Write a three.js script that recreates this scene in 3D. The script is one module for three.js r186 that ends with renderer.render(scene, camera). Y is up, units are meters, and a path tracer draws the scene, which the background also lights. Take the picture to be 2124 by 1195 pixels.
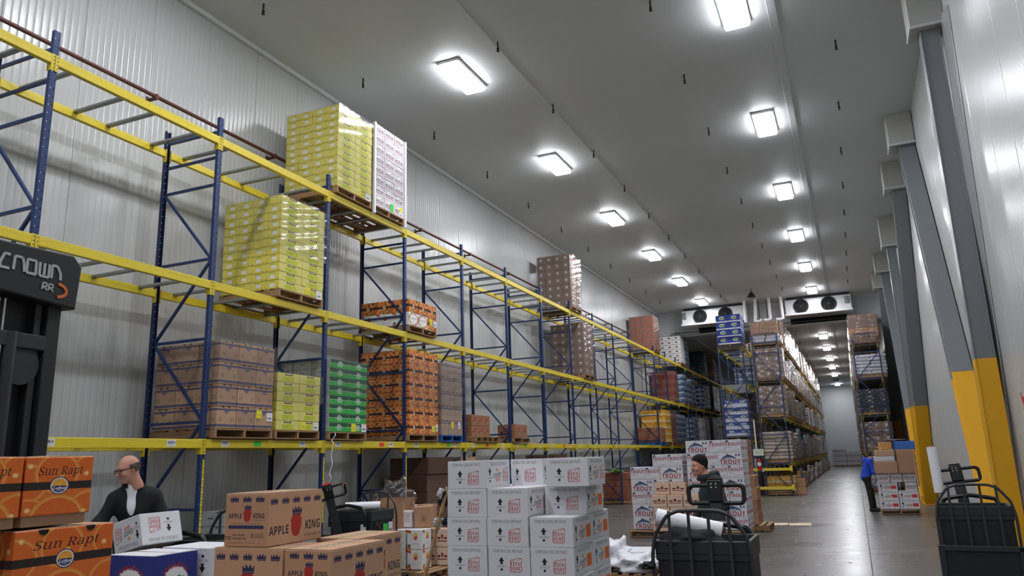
import * as THREE from 'three';
import { mergeGeometries, mergeVertices } from 'three/addons/utils/BufferGeometryUtils.js';
import { RoundedBoxGeometry } from 'three/addons/geometries/RoundedBoxGeometry.js';
import { MarchingCubes } from 'three/addons/objects/MarchingCubes.js';
import { RectAreaLightUniformsLib } from 'three/addons/lights/RectAreaLightUniformsLib.js';
RectAreaLightUniformsLib.init();
const V3 = (x, y, z) => new THREE.Vector3(x, y, z);
const PI = Math.PI;

// ---------------------------------------------------------------- camera, light, exposure
const scene = new THREE.Scene();
scene.background = new THREE.Color(0x000000);
const camera = new THREE.PerspectiveCamera(41.87, 2124 / 1195, 0.05, 200);
camera.position.set(0, 1.7721, 0);
camera.setRotationFromMatrix(new THREE.Matrix4().makeBasis(
  V3(0.91244, -0.03101, -0.40804), V3(0.1177, 0.97488, 0.1891), V3(0.39192, -0.22057, 0.89317)));
const renderer = new THREE.WebGLRenderer();
renderer.toneMapping = THREE.LinearToneMapping;
renderer.toneMappingExposure = 2.2;
renderer.shadowMap.enabled = true;
const LAMP = { power: 24, glow: 14, color: 0xf8f9ff, w: 0.44, l: 1.22 };   // the ceiling fittings: radiance of the area light, glow of the lens

// ---------------------------------------------------------------- helpers
const DEL = 0.0095;                                   // the wall rack stands slightly askew to the building
const used = {};
function numbered(n) { const k = (used[n] = (used[n] || 0) + 1); return k === 1 ? n : `${n}_${String(k - 1).padStart(3, '0')}`; }
function tag(o, label, category, group, kind) {
  if (label) o.userData.label = label;
  if (category) o.userData.category = category;
  if (group) o.userData.group = group;
  if (kind) o.userData.kind = kind;
  return o;
}
function thing(name, label, category, pos = [0, 0, 0], ry = 0, group) {
  const o = new THREE.Group(); o.name = numbered(name); o.position.set(...pos); o.rotation.y = ry;
  scene.add(o); return tag(o, label, category, group);
}
function part(parent, name, g, m, pos = [0, 0, 0], rot = [0, 0, 0]) {
  const o = new THREE.Mesh(g, m); o.name = name; o.position.set(...pos); o.rotation.set(...rot); parent.add(o); return o;
}
function solo(name, g, m, label, category, pos = [0, 0, 0], rot = [0, 0, 0], group) {
  const o = new THREE.Mesh(g, m); o.name = numbered(name); o.position.set(...pos); o.rotation.set(...rot); scene.add(o);
  return tag(o, label, category, group);
}
function struct(name, g, m, pos = [0, 0, 0], rot = [0, 0, 0]) {
  const o = g ? new THREE.Mesh(g, m) : new THREE.Group(); o.name = numbered(name); o.position.set(...pos); o.rotation.set(...rot); scene.add(o);
  o.userData.kind = 'structure'; return o;
}
const rackPos = (x, y, z) => [x * Math.cos(DEL) + z * Math.sin(DEL), y, -x * Math.sin(DEL) + z * Math.cos(DEL)];
let seed = 7;
const rnd = () => { seed = (seed * 1664525 + 1013904223) >>> 0; return seed / 4294967296; };
const rr = (a, b) => a + (b - a) * rnd();
const cache = new Map();
const memo = (k, f) => { if (!cache.has(k)) cache.set(k, f()); return cache.get(k); };
const R4 = (v) => Math.round(v * 1e4) / 1e4;
const box = (w, h, d) => memo(`b${R4(w)},${R4(h)},${R4(d)}`, () => new THREE.BoxGeometry(w, h, d));
const rbox = (w, h, d, r = 0.01, s = 1) => memo(`r${R4(w)},${R4(h)},${R4(d)},${r},${s}`, () => new RoundedBoxGeometry(w, h, d, s, r));
const cyl = (r, h, n = 16, r2 = r) => memo(`c${r},${h},${n},${r2}`, () => new THREE.CylinderGeometry(r2, r, h, n));
const moved = (g, x = 0, y = 0, z = 0, rx = 0, ry = 0, rz = 0) => {
  const q = g.clone(); q.applyMatrix4(new THREE.Matrix4().compose(V3(x, y, z), new THREE.Quaternion().setFromEuler(new THREE.Euler(rx, ry, rz)), V3(1, 1, 1))); return q;
};
const merge = (list) => mergeGeometries(list.map((g) => (g.index ? g.toNonIndexed() : g)));
const tube = (pts, r, seg = 40, rad = 10) => new THREE.TubeGeometry(new THREE.CatmullRomCurve3(pts.map((p) => V3(...p)), false, 'catmullrom', 0.15), seg, r, rad);
function bar(a, b, w, d) {                            // box from a to b
  const A = V3(...a), B = V3(...b), L = A.distanceTo(B), g = new THREE.BoxGeometry(w, L, d);
  g.applyQuaternion(new THREE.Quaternion().setFromUnitVectors(V3(0, 1, 0), B.clone().sub(A).normalize()));
  const m = A.add(B).multiplyScalar(0.5); g.translate(m.x, m.y, m.z); return g;
}
const ORD = ['top', 'second', 'third', 'fourth', 'fifth', 'sixth', 'seventh', 'eighth', 'ninth', 'tenth', 'eleventh', 'twelfth'];
const NTH = ['first', ...ORD.slice(1)];
const TEN = ['', '', 'twentieth', 'thirtieth'], TY = ['', '', 'twenty', 'thirty'], TEENS = ['thirteenth', 'fourteenth', 'fifteenth', 'sixteenth', 'seventeenth', 'eighteenth', 'nineteenth'];
const nth = (i) => { const n = i + 1; return n < 13 ? NTH[i] : n < 20 ? TEENS[n - 13] : n % 10 === 0 ? TEN[n / 10] : `${TY[Math.floor(n / 10)]}-${NTH[(n % 10) - 1]}`; };

// ---------------------------------------------------------------- textures
function tex(w, h, draw, { srgb = true, repeat } = {}) {
  const c = document.createElement('canvas'); c.width = w; c.height = h;
  const x = c.getContext('2d'); draw(x, w, h);
  const t = new THREE.CanvasTexture(c); if (srgb) t.colorSpace = THREE.SRGBColorSpace;
  if (repeat) { t.wrapS = t.wrapT = THREE.MirroredRepeatWrapping; t.repeat.set(...repeat); }
  return t;
}
function speckle(x, w, h, n, alpha, dark = true, long = 1) {
  for (let i = 0; i < n; i++) {
    const v = dark ? (rnd() < 0.5 ? 0 : 255) : 255;
    x.fillStyle = `rgba(${v},${v},${v},${alpha * rnd()})`;
    x.fillRect(rnd() * w, rnd() * h, 1 + rnd() * 3 * long, 1 + rnd() * 2);
  }
}
const fill = (x, w, h, c) => { x.fillStyle = c; x.fillRect(0, 0, w, h); };
const kraftBg = (x, w, h, c = '#bf9675') => { fill(x, w, h, c); speckle(x, w, h, 900, 0.06, true, 3); };
const whiteBg = (x, w, h, c = '#d3d4d9') => { fill(x, w, h, c); speckle(x, w, h, 500, 0.03, true, 3); };
function text(x, s, px, py, size, color, { font = 'sans-serif', weight = 'bold', align = 'center', sx = 1, style = '', rot = 0 } = {}) {
  x.save(); x.translate(px, py); x.rotate(rot); x.scale(sx, 1); x.fillStyle = color; x.font = `${style} ${weight} ${size}px ${font}`; x.textAlign = align; x.textBaseline = 'middle'; x.fillText(s, 0, 0); x.restore();
}
function bars(x, px, py, w, h, n = 22, c = '#222') { x.fillStyle = c; for (let i = 0; i < n; i++) x.fillRect(px + (i / n) * w, py, (w / n) * (0.25 + 0.6 * rnd()), h); }
function poly(x, pts, c) { x.fillStyle = c; x.beginPath(); pts.forEach((p, i) => (i ? x.lineTo(...p) : x.moveTo(...p))); x.closePath(); x.fill(); }
const disc = (x, cx, cy, r, c, ry = r) => { x.fillStyle = c; x.beginPath(); x.ellipse(cx, cy, r, ry, 0, 0, 2 * PI); x.fill(); };
function scribble(x, px, py, w, h, c, rows = 3) { x.fillStyle = c; for (let r = 0; r < rows; r++) { let q = px; const y = py + (r * h) / rows; while (q < px + w) { const l = w * (0.03 + 0.06 * rnd()); if (rnd() < 0.75) x.fillRect(q, y, Math.min(l, px + w - q), h / rows * 0.55); q += l + w * 0.02; } } }
const M = (o) => new THREE.MeshStandardMaterial(o);
const printed = (t, o = {}) => M({ map: t, roughness: 0.72, ...o });

// orange citrus cartons
function citrus(x, w, h, words, dark) {
  fill(x, w, h, '#e4702a');
  const slice = (cx, cy, r) => {
    disc(x, cx, cy, r, '#e98c33'); disc(x, cx, cy, r * 0.93, '#efa24c'); disc(x, cx, cy, r * 0.86, '#e26a20');
    for (let k = 0; k < 10; k++) { const a = (k / 10) * 2 * PI + 0.2; x.strokeStyle = 'rgba(236,140,52,0.35)'; x.lineWidth = r * 0.025; x.beginPath(); x.moveTo(cx, cy); x.lineTo(cx + Math.cos(a) * r * 0.84, cy + Math.sin(a) * r * 0.84); x.stroke(); }
  };
  slice(w * 0.02, h * 0.45, h * 0.34); slice(w * 0.97, h * 0.25, h * 0.32); slice(w * 0.46, h * 0.28, h * 0.36); slice(w * 0.98, h * 0.95, h * 0.36); slice(w * 0.08, h * 0.98, h * 0.28); slice(w * 0.5, h * 1.1, h * 0.45);
  for (const [a, b] of [[0.06, 0.16], [0.9, 0.3], [0.52, 0.36], [0.07, 0.9], [0.9, 0.97]]) for (let k = 0; k < 4; k++) { x.save(); x.translate(w * a, h * b); x.rotate(k * PI / 4 + 0.2); disc(x, 0, 0, h * 0.05, 'rgba(250,220,150,0.8)', h * 0.014); x.restore(); }
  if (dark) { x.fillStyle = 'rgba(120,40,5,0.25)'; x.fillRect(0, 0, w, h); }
  x.fillStyle = '#2b201c'; x.fillRect(0, h * 0.43, w, h * 0.135);
  if (!words) return;
  text(x, 'Sun Rapt', w * 0.5, h * 0.24, h * 0.2, '#30181a', { font: 'serif', weight: '', style: 'italic', sx: 0.78 * w / h, rot: -0.02 });
  const cx = w * 0.5, cy = h * 0.5, r = h * 0.155, q = 1;
  disc(x, cx, cy, r * q, '#2a2240', r); disc(x, cx, cy, r * 0.9, '#e9e4e2'); disc(x, cx, cy, r * 0.76, '#f0a030');
  for (let k = 0; k < 7; k++) { x.strokeStyle = '#f7d060'; x.lineWidth = r * 0.05; x.beginPath(); x.moveTo(cx, cy); x.lineTo(cx + Math.cos(PI + k * PI / 6) * r * 0.72, cy + Math.sin(PI + k * PI / 6) * r * 0.72); x.stroke(); }
  x.save(); x.beginPath(); x.arc(cx, cy, r * 0.76, 0, 2 * PI); x.clip(); x.fillStyle = '#2d2a63'; x.beginPath(); x.moveTo(cx - r, cy + r * 0.12); x.quadraticCurveTo(cx, cy - r * 0.12, cx + r, cy + r * 0.12); x.lineTo(cx + r, cy + r); x.lineTo(cx - r, cy + r); x.fill(); x.restore();
  text(x, 'LoBue', cx, cy + r * 0.28, r * 0.42, '#fff', { font: 'serif', style: 'italic' }); text(x, 'CITRUS', cx, cy + r * 0.56, r * 0.17, '#fff', { weight: '' });
}
const sunShort = printed(tex(512, 480, (x, w, h) => citrus(x, w, h, true)));
const sunLong = printed(tex(640, 400, (x, w, h) => citrus(x, w, h, true)));
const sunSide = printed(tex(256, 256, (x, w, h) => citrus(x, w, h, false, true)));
const citrusFar = [0, 1].map((k) => printed(tex(200, 140, (x, w, h) => {
  fill(x, w, h, '#b9602a'); for (let i = 0; i < 16; i++) { const cx = rnd() * w, cy = rnd() < 0.5 ? rnd() * h * 0.4 : h * (0.6 + 0.4 * rnd()), r = 12 + rnd() * 20; disc(x, cx, cy, r, '#f0b866'); disc(x, cx, cy, r * 0.72, i % 3 ? '#c9581c' : '#8a4a24'); }
  x.fillStyle = '#2b1a14'; x.fillRect(0, h * 0.42, w, h * 0.15); disc(x, w * 0.5, h * 0.5, 17, '#d9d3cc'); disc(x, w * 0.5, h * 0.5, 11, k ? '#8a7050' : '#e0902f');
})));
const bloom = printed(tex(320, 256, (x, w, h) => {
  fill(x, w, h, '#e8e4de'); for (let i = 0; i < 60; i++) { const a = rnd() * 6.28; disc(x, w * (0.5 + 0.46 * Math.cos(a)), h * (0.5 + 0.46 * Math.sin(a)), 6 + rnd() * 14, ['#d8581c', '#e89030', '#b83c18', '#7a8a30'][i % 4]); }
  disc(x, w / 2, h / 2, w * 0.37, '#f2efea', h * 0.34); text(x, 'LoBue Bros', w / 2, h * 0.44, 34, '#2f3350', { font: 'serif', style: 'italic' }); text(x, 'CITRUS', w / 2, h * 0.58, 16, '#777', { weight: '' });
}));
const fruitWhite = printed(tex(256, 256, (x, w, h) => {
  whiteBg(x, w, h, '#e4e2e0'); disc(x, w * 0.55, h * 0.33, 34, '#d9a030', 46); disc(x, w * 0.55, h * 0.4, 28, '#cf4a35', 32); poly(x, [[w * 0.42, h * 0.34], [w * 0.55, h * 0.15], [w * 0.68, h * 0.34]], '#e9bb4a');
  scribble(x, w * 0.3, h * 0.68, w * 0.5, 22, '#9fb0bb', 2); for (const [a, b, c] of [[0.1, 0.9, '#c8401c'], [0.2, 0.97, '#e08a25'], [0.14, 0.8, '#40602a'], [0.06, 0.06, '#d5701f'], [0.16, 0.1, '#c03818']]) disc(x, w * a, h * b, 20, c);
}));
// apple cartons
function crown(x, cx, cy, s, c = '#27264d') { poly(x, [[cx - s, cy + s * 0.62], [cx - s * 1.12, cy - s * 0.5], [cx - s * 0.62, cy - s * 0.05], [cx - s * 0.42, cy - s * 0.72], [cx, cy - s * 0.1], [cx + s * 0.42, cy - s * 0.72], [cx + s * 0.62, cy - s * 0.05], [cx + s * 1.12, cy - s * 0.5], [cx + s, cy + s * 0.62]], c); x.fillStyle = '#a98272'; for (let k = -3; k < 3; k++) poly(x, [[cx + (k + 0.2) * s * 0.3, cy + s * 0.48], [cx + (k + 0.5) * s * 0.3, cy + s * 0.22], [cx + (k + 0.8) * s * 0.3, cy + s * 0.48]], '#b89078'); }
function apple(x, cx, cy, s) { crown(x, cx + s * 0.12, cy - s * 1.05, s * 0.62); poly(x, [[cx - s * 0.75, cy - s * 0.2], [cx - s * 0.55, cy - s * 0.62], [cx - s * 0.1, cy - s * 0.7], [cx + s * 0.15, cy - s * 0.66], [cx + s * 0.55, cy - s * 0.68], [cx + s * 0.8, cy - s * 0.3], [cx + s * 0.78, cy + s * 0.3], [cx + s * 0.5, cy + s * 1.1], [cx + s * 0.15, cy + s * 1.28], [cx - s * 0.35, cy + s * 1.2], [cx - s * 0.62, cy + s * 0.8]], '#a52a22'); }
const appleLong = printed(tex(768, 460, (x, w, h) => {
  kraftBg(x, w, h); for (let k = 0; k < 5; k++) crown(x, w * (0.1 + k * 0.2), h * 0.15, 46);
  apple(x, w * 0.5, h * 0.6, 100); text(x, 'APPLE', w * 0.2, h * 0.72, 106, '#1d1b2e', { sx: 0.86 }); text(x, 'KING', w * 0.82, h * 0.68, 112, '#1d1b2e', { sx: 0.82 }); text(x, 'OF WASHINGTON', w * 0.82, h * 0.88, 32, '#1d1b2e', { weight: '', sx: 0.95 });
}));
const appleShort = printed(tex(480, 480, (x, w, h) => {
  kraftBg(x, w, h, '#b68c6b'); for (let k = 0; k < 3; k++) crown(x, w * (0.21 + k * 0.3), h * 0.1, 44);
  apple(x, w * 0.52, h * 0.38, 58); text(x, 'APPLE', w * 0.24, h * 0.42, 62, '#1d1b2e', { sx: 0.84 }); text(x, 'KING', w * 0.79, h * 0.42, 64, '#1d1b2e', { sx: 0.8 }); text(x, 'OF WASHINGTON', w * 0.79, h * 0.5, 17, '#1d1b2e', { weight: '' });
  text(x, 'U.S. NO. 1 APPLES  WASHINGTON EXTRA FANCY', w * 0.5, h * 0.565, 17, '#3b3350', { weight: '', sx: 0.9 }); x.fillStyle = '#2e3056'; x.fillRect(w * 0.09, h * 0.6, w * 0.82, h * 0.065);
  text(x, '125', w * 0.09, h * 0.84, 44, '#332a28'); scribble(x, w * 0.2, h * 0.77, w * 0.32, 60, '#6a5244', 2); bars(x, w * 0.62, h * 0.75, w * 0.07, 44, 6, '#6a5244'); bars(x, w * 0.72, h * 0.75, w * 0.2, 44, 22, '#7a6050'); scribble(x, w * 0.1, h * 0.92, w * 0.8, 20, '#8a6a56', 1);
}));
const kraft = [0, 1, 2].map((k) => printed(tex(256, 256, (x, w, h) => kraftBg(x, w, h, ['#b88e6e', '#ae8465', '#c09877'][k]))));
const farKraft = printed(tex(128, 128, (x, w, h) => kraftBg(x, w, h, '#876f5f')));
const kraftTop = printed(tex(512, 320, (x, w, h) => { kraftBg(x, w, h, '#b89274'); text(x, 'Apple King', w * 0.5, h * 0.3, 66, 'rgba(140,60,60,0.55)', { font: 'serif', style: 'italic' }); scribble(x, w * 0.1, h * 0.62, w * 0.4, 50, 'rgba(150,80,80,0.5)', 2); disc(x, w * 0.8, h * 0.75, 60, 'rgba(150,80,80,0.45)', 22); }));
// white gourmet cartons
function fiveLogo(x, cx, cy, s, c = '#b0443f') {
  x.strokeStyle = c; x.lineWidth = s * 0.045; x.lineJoin = 'round'; x.beginPath(); x.moveTo(cx - s * 0.34, cy - s * 0.4); x.lineTo(cx - s * 0.05, cy - s * 0.42); x.quadraticCurveTo(cx + s * 0.1, cy - s * 0.54, cx + s * 0.5, cy - s * 0.54); x.lineTo(cx + s * 0.5, cy + s * 0.42); x.quadraticCurveTo(cx + s * 0.48, cy + s * 0.56, cx + s * 0.36, cy + s * 0.56); x.lineTo(cx - s * 0.38, cy + s * 0.56); x.quadraticCurveTo(cx - s * 0.5, cy + s * 0.52, cx - s * 0.48, cy + s * 0.4); x.lineTo(cx - s * 0.46, cy - s * 0.28); x.quadraticCurveTo(cx - s * 0.44, cy - s * 0.4, cx - s * 0.34, cy - s * 0.4); x.stroke();
  x.lineWidth = s * 0.03; x.beginPath(); x.moveTo(cx - s * 0.02, cy - s * 0.2); x.quadraticCurveTo(cx + s * 0.3, cy - s * 0.5, cx + s * 0.48, cy - s * 0.5); x.stroke();
  text(x, 'five', cx, cy - s * 0.12, s * 0.46, c, { font: 'serif' }); text(x, 'star', cx, cy + s * 0.2, s * 0.46, c, { font: 'serif' }); text(x, 'GOURMET FOODS', cx, cy + s * 0.44, s * 0.12, c, { sx: 0.9 });
}
function sideUp(x, cx, cy, s, sx = 1) { x.save(); x.translate(cx, cy); x.scale(sx, 1); poly(x, [[0, -s], [s * 0.5, -s * 0.3], [s * 0.2, -s * 0.3], [s * 0.2, s * 0.02], [s * 0.32, s * 0.02], [s * 0.32, s * 0.12], [-s * 0.32, s * 0.12], [-s * 0.32, s * 0.02], [-s * 0.2, s * 0.02], [-s * 0.2, -s * 0.3], [-s * 0.5, -s * 0.3]], '#1c1a22'); text(x, 'THIS SIDE UP', 0, s * 0.48, s * 0.4, '#26242c', { sx: 0.72, weight: '' }); x.fillStyle = '#1c1a22'; x.fillRect(-s * 0.2, s * 0.8, s * 0.4, s * 0.34); x.restore(); }
const fiveFront = printed(tex(640, 410, (x, w, h) => { whiteBg(x, w, h); text(x, 'STORE IN A COOL DRY PLACE', w * 0.48, h * 0.13, 58, '#2a2830', { sx: 0.62, weight: '' }); sideUp(x, w * 0.32, h * 0.55, 90, 0.95); fiveLogo(x, w * 0.66, h * 0.6, 178); }));
function fiveEndDraw(x, w, h, sticker) {
  whiteBg(x, w, h, '#cdced3'); text(x, 'STORE IN A COOL DRY PLACE', w * 0.5, h * 0.13, 54, '#2a2830', { sx: 0.62, weight: '' }); sideUp(x, w * 0.14, h * 0.5, 88, 0.9);
  text(x, 'Energy', w * 0.44, h * 0.52, 74, '#2b2526', { font: 'serif', style: 'italic', rot: -0.14, sx: 0.85 }); text(x, 'Mix', w * 0.47, h * 0.69, 76, '#c05a45', { rot: -0.12 }); poly(x, [[w * 0.38, h * 0.4], [w * 0.44, h * 0.26], [w * 0.5, h * 0.4]], '#cf8a3c');
  if (sticker === 1) { x.fillStyle = '#e0782c'; x.fillRect(w * 0.66, h * 0.34, w * 0.26, h * 0.44); scribble(x, w * 0.69, h * 0.42, w * 0.2, 110, 'rgba(150,60,20,0.5)', 4); } else if (sticker === 2) { x.fillStyle = '#c92f32'; x.fillRect(w * 0.66, h * 0.36, w * 0.28, h * 0.38); } else fiveLogo(x, w * 0.8, h * 0.52, 150);
  scribble(x, w * 0.08, h * 0.93, w * 0.5, 12, '#b59a94', 1);
}
const fiveEnd = printed(tex(640, 340, (x, w, h) => fiveEndDraw(x, w, h, 0))), fiveEndSticker = printed(tex(640, 340, (x, w, h) => fiveEndDraw(x, w, h, 1))), fiveRed = printed(tex(512, 300, (x, w, h) => { fiveEndDraw(x, w, h, 2); }));
const fiveTop = printed(tex(320, 256, (x, w, h) => { whiteBg(x, w, h, '#d2d3d8'); scribble(x, w * 0.1, h * 0.3, w * 0.8, 16, 'rgba(90,90,100,0.4)', 1); }));
const whiteCard = printed(tex(256, 256, (x, w, h) => whiteBg(x, w, h)));
// blue apple carton
const blueApple = printed(tex(512, 400, (x, w, h) => {
  fill(x, w, h, '#26307e'); x.save(); x.translate(w / 2, h * 0.7); disc(x, 0, 0, w * 0.3, '#e9e8ea', h * 0.4);
  const s = 'JenksBros'; for (let k = 0; k < s.length; k++) { const a = -PI / 2 + (k - 4) * 0.225; x.save(); x.translate(Math.cos(a) * w * 0.34, Math.sin(a) * h * 0.43); x.rotate((a + PI / 2) * 0.85); text(x, s[k], 3, 3, 66, '#0e0c20'); text(x, s[k], 0, 0, 64, '#b02f32'); x.restore(); }
  for (let k = 0; k < 5; k++) disc(x, -w * 0.17 + k * w * 0.085, -h * 0.02 - 14 * (k % 2), 34, '#3f8a45', 44);
  for (const sx of [-1, 1]) { disc(x, sx * w * 0.27, h * 0.06, 44, '#9c2528', 48); disc(x, sx * w * 0.39, h * 0.03, 40, '#57a03c', 44); disc(x, sx * w * 0.33, -h * 0.06, 22, '#2f6b34', 14); }
  x.restore();
}));
// trout cartons
function troutLabel(x, w, h, long) {
  whiteBg(x, w, h, '#cdcdd4');
  if (long) {
    x.save(); x.translate(w * 0.42, h * 0.38); poly(x, [[-150, 70], [-110, 5], [-40, -45], [0, -62], [30, -58], [90, -30], [150, 10], [172, 62], [140, 40], [60, 10], [-30, 8], [-100, 40]], '#3f4c6c'); poly(x, [[-130, 66], [-60, 22], [20, 18], [110, 40], [60, 58], [-60, 66]], '#9aa3b4'); disc(x, -8, -66, 26, '#3f4c6c', 12); x.restore();
    x.fillStyle = '#27335e'; x.fillRect(w * 0.74, h * 0.12, w * 0.18, h * 0.24); disc(x, w * 0.83, h * 0.2, 20, '#dfe0e6'); x.fillStyle = '#cfd0d6'; x.fillRect(w * 0.75, h * 0.3, w * 0.16, h * 0.1);
    text(x, 'TROUT', w * 0.5, h * 0.76, 138, '#8d2331', { sx: 0.95 }); x.fillStyle = '#555'; x.fillRect(w * 0.14, h * 0.92, w * 0.74, 6);
  } else {
    x.fillStyle = '#27335e'; x.fillRect(w * 0.06, h * 0.05, w * 0.18, h * 0.13); x.fillStyle = '#b9bac2'; x.fillRect(w * 0.68, h * 0.05, w * 0.22, h * 0.13); text(x, 'TROUT', w * 0.5, h * 0.36, 112, '#8d2331', { sx: 0.94 });
    scribble(x, w * 0.1, h * 0.56, w * 0.3, 40, '#8a8a94', 2); x.fillStyle = '#9a9aa2'; x.fillRect(w * 0.12, h * 0.86, w * 0.45, 5); scribble(x, w * 0.62, h * 0.8, w * 0.28, 34, '#70707a', 2);
  }
}
const troutLong = printed(tex(480, 300, (x, w, h) => troutLabel(x, w, h, true))), troutShort = printed(tex(340, 300, (x, w, h) => troutLabel(x, w, h, false)));
const troutEnd = printed(tex(320, 260, (x, w, h) => { whiteBg(x, w, h, '#cdcdd4'); for (let k = 0; k < 3; k++) { poly(x, [[40 + k * 95, 110], [52 + k * 95, 20], [66 + k * 95, 18], [78 + k * 95, 100]], '#5c5f70'); x.fillStyle = '#8d2331'; x.fillRect(30 + k * 95, 150, 60, 70); } }));
const kingBrown = printed(tex(280, 220, (x, w, h) => { kraftBg(x, w, h, '#cfb5a0'); x.fillStyle = '#6b1f22'; x.fillRect(w * 0.43, h * 0.3, w * 0.16, h * 0.24); x.fillRect(w * 0.12, h * 0.44, w * 0.24, h * 0.12); x.fillRect(w * 0.66, h * 0.44, w * 0.24, h * 0.12); x.fillRect(w * 0.12, h * 0.64, w * 0.78, h * 0.06); }));
const kingWhite = printed(tex(280, 200, (x, w, h) => { whiteBg(x, w, h, '#cbc4c6'); x.fillStyle = '#33242a'; x.fillRect(w * 0.1, h * 0.44, w * 0.26, h * 0.1); x.fillRect(w * 0.64, h * 0.44, w * 0.26, h * 0.1); poly(x, [[w * 0.42, h * 0.54], [w * 0.5, h * 0.3], [w * 0.58, h * 0.54]], '#6b2a2e'); x.fillRect(w * 0.1, h * 0.66, w * 0.8, h * 0.06); x.fillStyle = '#e9e9ee'; x.fillRect(w * 0.36, h * 0.06, w * 0.3, h * 0.16); }));
// yellow cartons
const Y0 = '#d6ca5a';
const yellowFront = printed(tex(384, 128, (x, w, h) => {
  fill(x, w, h, '#dcd478'); for (let r = 0; r < 6; r++) for (let k = 0; k < 12; k++) { x.fillStyle = 'rgba(96,92,30,0.8)'; x.fillRect(10 + k * 32 + (r % 2) * 16, 8 + r * 21, 15, 4); }
  x.fillStyle = '#c5c832'; x.fillRect(w * 0.25, h * 0.36, w * 0.5, h * 0.5); x.strokeStyle = '#5f8f2a'; x.lineWidth = 4; x.beginPath(); x.roundRect(w * 0.27, h * 0.5, w * 0.46, h * 0.34, 16); x.stroke(); text(x, 'FULL', w * 0.46, h * 0.67, 30, '#7f9a28');
  x.fillStyle = '#2b2212'; x.beginPath(); x.roundRect(w * 0.33, h * 0.04, w * 0.34, h * 0.2, 8); x.fill(); x.fillStyle = '#b9a88a'; x.fillRect(w * 0.37, h * 0.02, w * 0.26, h * 0.14);
}));
const yellowSide = [0, 1, 2].map((k) => printed(tex(200, 110, (x, w, h) => {
  fill(x, w, h, Y0); x.fillStyle = '#5b551c'; x.fillRect(8, h - 16, 26, 6); x.fillRect(w - 36, h - 16, 26, 6); x.fillStyle = 'rgba(120,140,40,0.5)'; x.fillRect(w * 0.3, h * 0.08, w * 0.4, h * 0.12);
  if (k < 2) { x.fillStyle = '#e6e6ea'; x.fillRect(w * (k ? 0.42 : 0.36), h * (k ? 0.3 : 0.4), w * 0.32, h * 0.38); scribble(x, w * 0.45, h * 0.5, w * 0.2, 16, '#b6b6be', 2); }
})));
const yellowTop = M({ color: 0xd0c456, roughness: 0.7 });
// green cartons
const greenFront = printed(tex(340, 128, (x, w, h) => {
  fill(x, w, h, '#1b7d33'); x.fillStyle = '#17512f'; x.fillRect(0, 0, w, h * 0.46); x.fillStyle = '#2aa83c'; x.fillRect(0, h * 0.5, w, h * 0.5); x.fillStyle = '#d8e8d8'; x.fillRect(0, h * 0.46, w, 5); x.fillStyle = '#0c2c16'; x.fillRect(w * 0.18, h * 0.36, 7, 36); x.fillRect(w * 0.82, h * 0.36, 7, 36);
  disc(x, w * 0.52, h * 0.5, 42, '#e6eee6'); disc(x, w * 0.52, h * 0.5, 33, '#1d5a34'); poly(x, [[w * 0.46, h * 0.7], [w * 0.46, h * 0.45], [w * 0.52, h * 0.3], [w * 0.58, h * 0.45], [w * 0.58, h * 0.7]], '#e6eee6'); x.fillStyle = '#1d5a34'; x.fillRect(w * 0.495, h * 0.52, 17, 24);
}));
const greySide = printed(tex(256, 128, (x, w, h) => { whiteBg(x, w, h, '#a5a9a6'); x.fillStyle = '#3a3d3c'; x.fillRect(w * 0.4, h * 0.42, w * 0.2, 10); x.fillRect(w * 0.1, h * 0.02, 26, 10); x.fillRect(w * 0.7, h * 0.02, 26, 10); }));
// brown cartons with blue bands
const bandBox = [0, 1].map((k) => printed(tex(256, 200, (x, w, h) => {
  kraftBg(x, w, h, k ? '#a5856c' : '#b39274'); x.fillStyle = '#54506a'; x.fillRect(0, h * 0.1, w, h * 0.09); x.fillRect(0, h * 0.82, w, h * 0.12); poly(x, [[w * 0.33, h * 0.18], [w * 0.67, h * 0.18], [w * 0.5, h * 0.36]], '#6a6274');
  x.fillStyle = '#2a1d16'; for (const a of [0.12, 0.22, 0.76, 0.86]) x.fillRect(w * a, h * 0.5, 5, h * 0.2); for (const a of [0.3, 0.62]) disc(x, w * a, h * 0.01, 15, '#2a1d16', 11);
})));
const greyBand = printed(tex(200, 220, (x, w, h) => { kraftBg(x, w, h, '#9d897a'); x.fillStyle = '#5a5468'; x.fillRect(0, h * 0.12, w, h * 0.08); x.fillStyle = '#2a1d16'; for (const a of [0.2, 0.75]) { x.fillRect(w * a, h * 0.45, 6, h * 0.2); disc(x, w * a, h * 0.02, 16, '#2a1d16', 12); } }));
const smallRed = printed(tex(256, 180, (x, w, h) => { kraftBg(x, w, h, '#96684a'); x.fillStyle = '#9c3324'; x.fillRect(w * 0.3, h * 0.25, w * 0.42, h * 0.12); x.fillRect(w * 0.3, h * 0.45, w * 0.5, h * 0.09); disc(x, w * 0.22, h * 0.6, 15, '#2c1510'); }));
const labelBrown = printed(tex(256, 160, (x, w, h) => { kraftBg(x, w, h, '#8b7567'); x.fillStyle = '#cfcac8'; x.fillRect(w * 0.36, h * 0.3, w * 0.26, h * 0.34); scribble(x, w * 0.4, h * 0.5, w * 0.18, 18, '#b8aeaa', 2); }));
const redDots = printed(tex(256, 200, (x, w, h) => { kraftBg(x, w, h, '#9a6a55'); for (let i = 0; i < 26; i++) disc(x, w * 0.5 + (rnd() - 0.5) * 70, h * 0.55 + (rnd() - 0.5) * 60, 5 + rnd() * 9, '#c8463c'); }));
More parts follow.
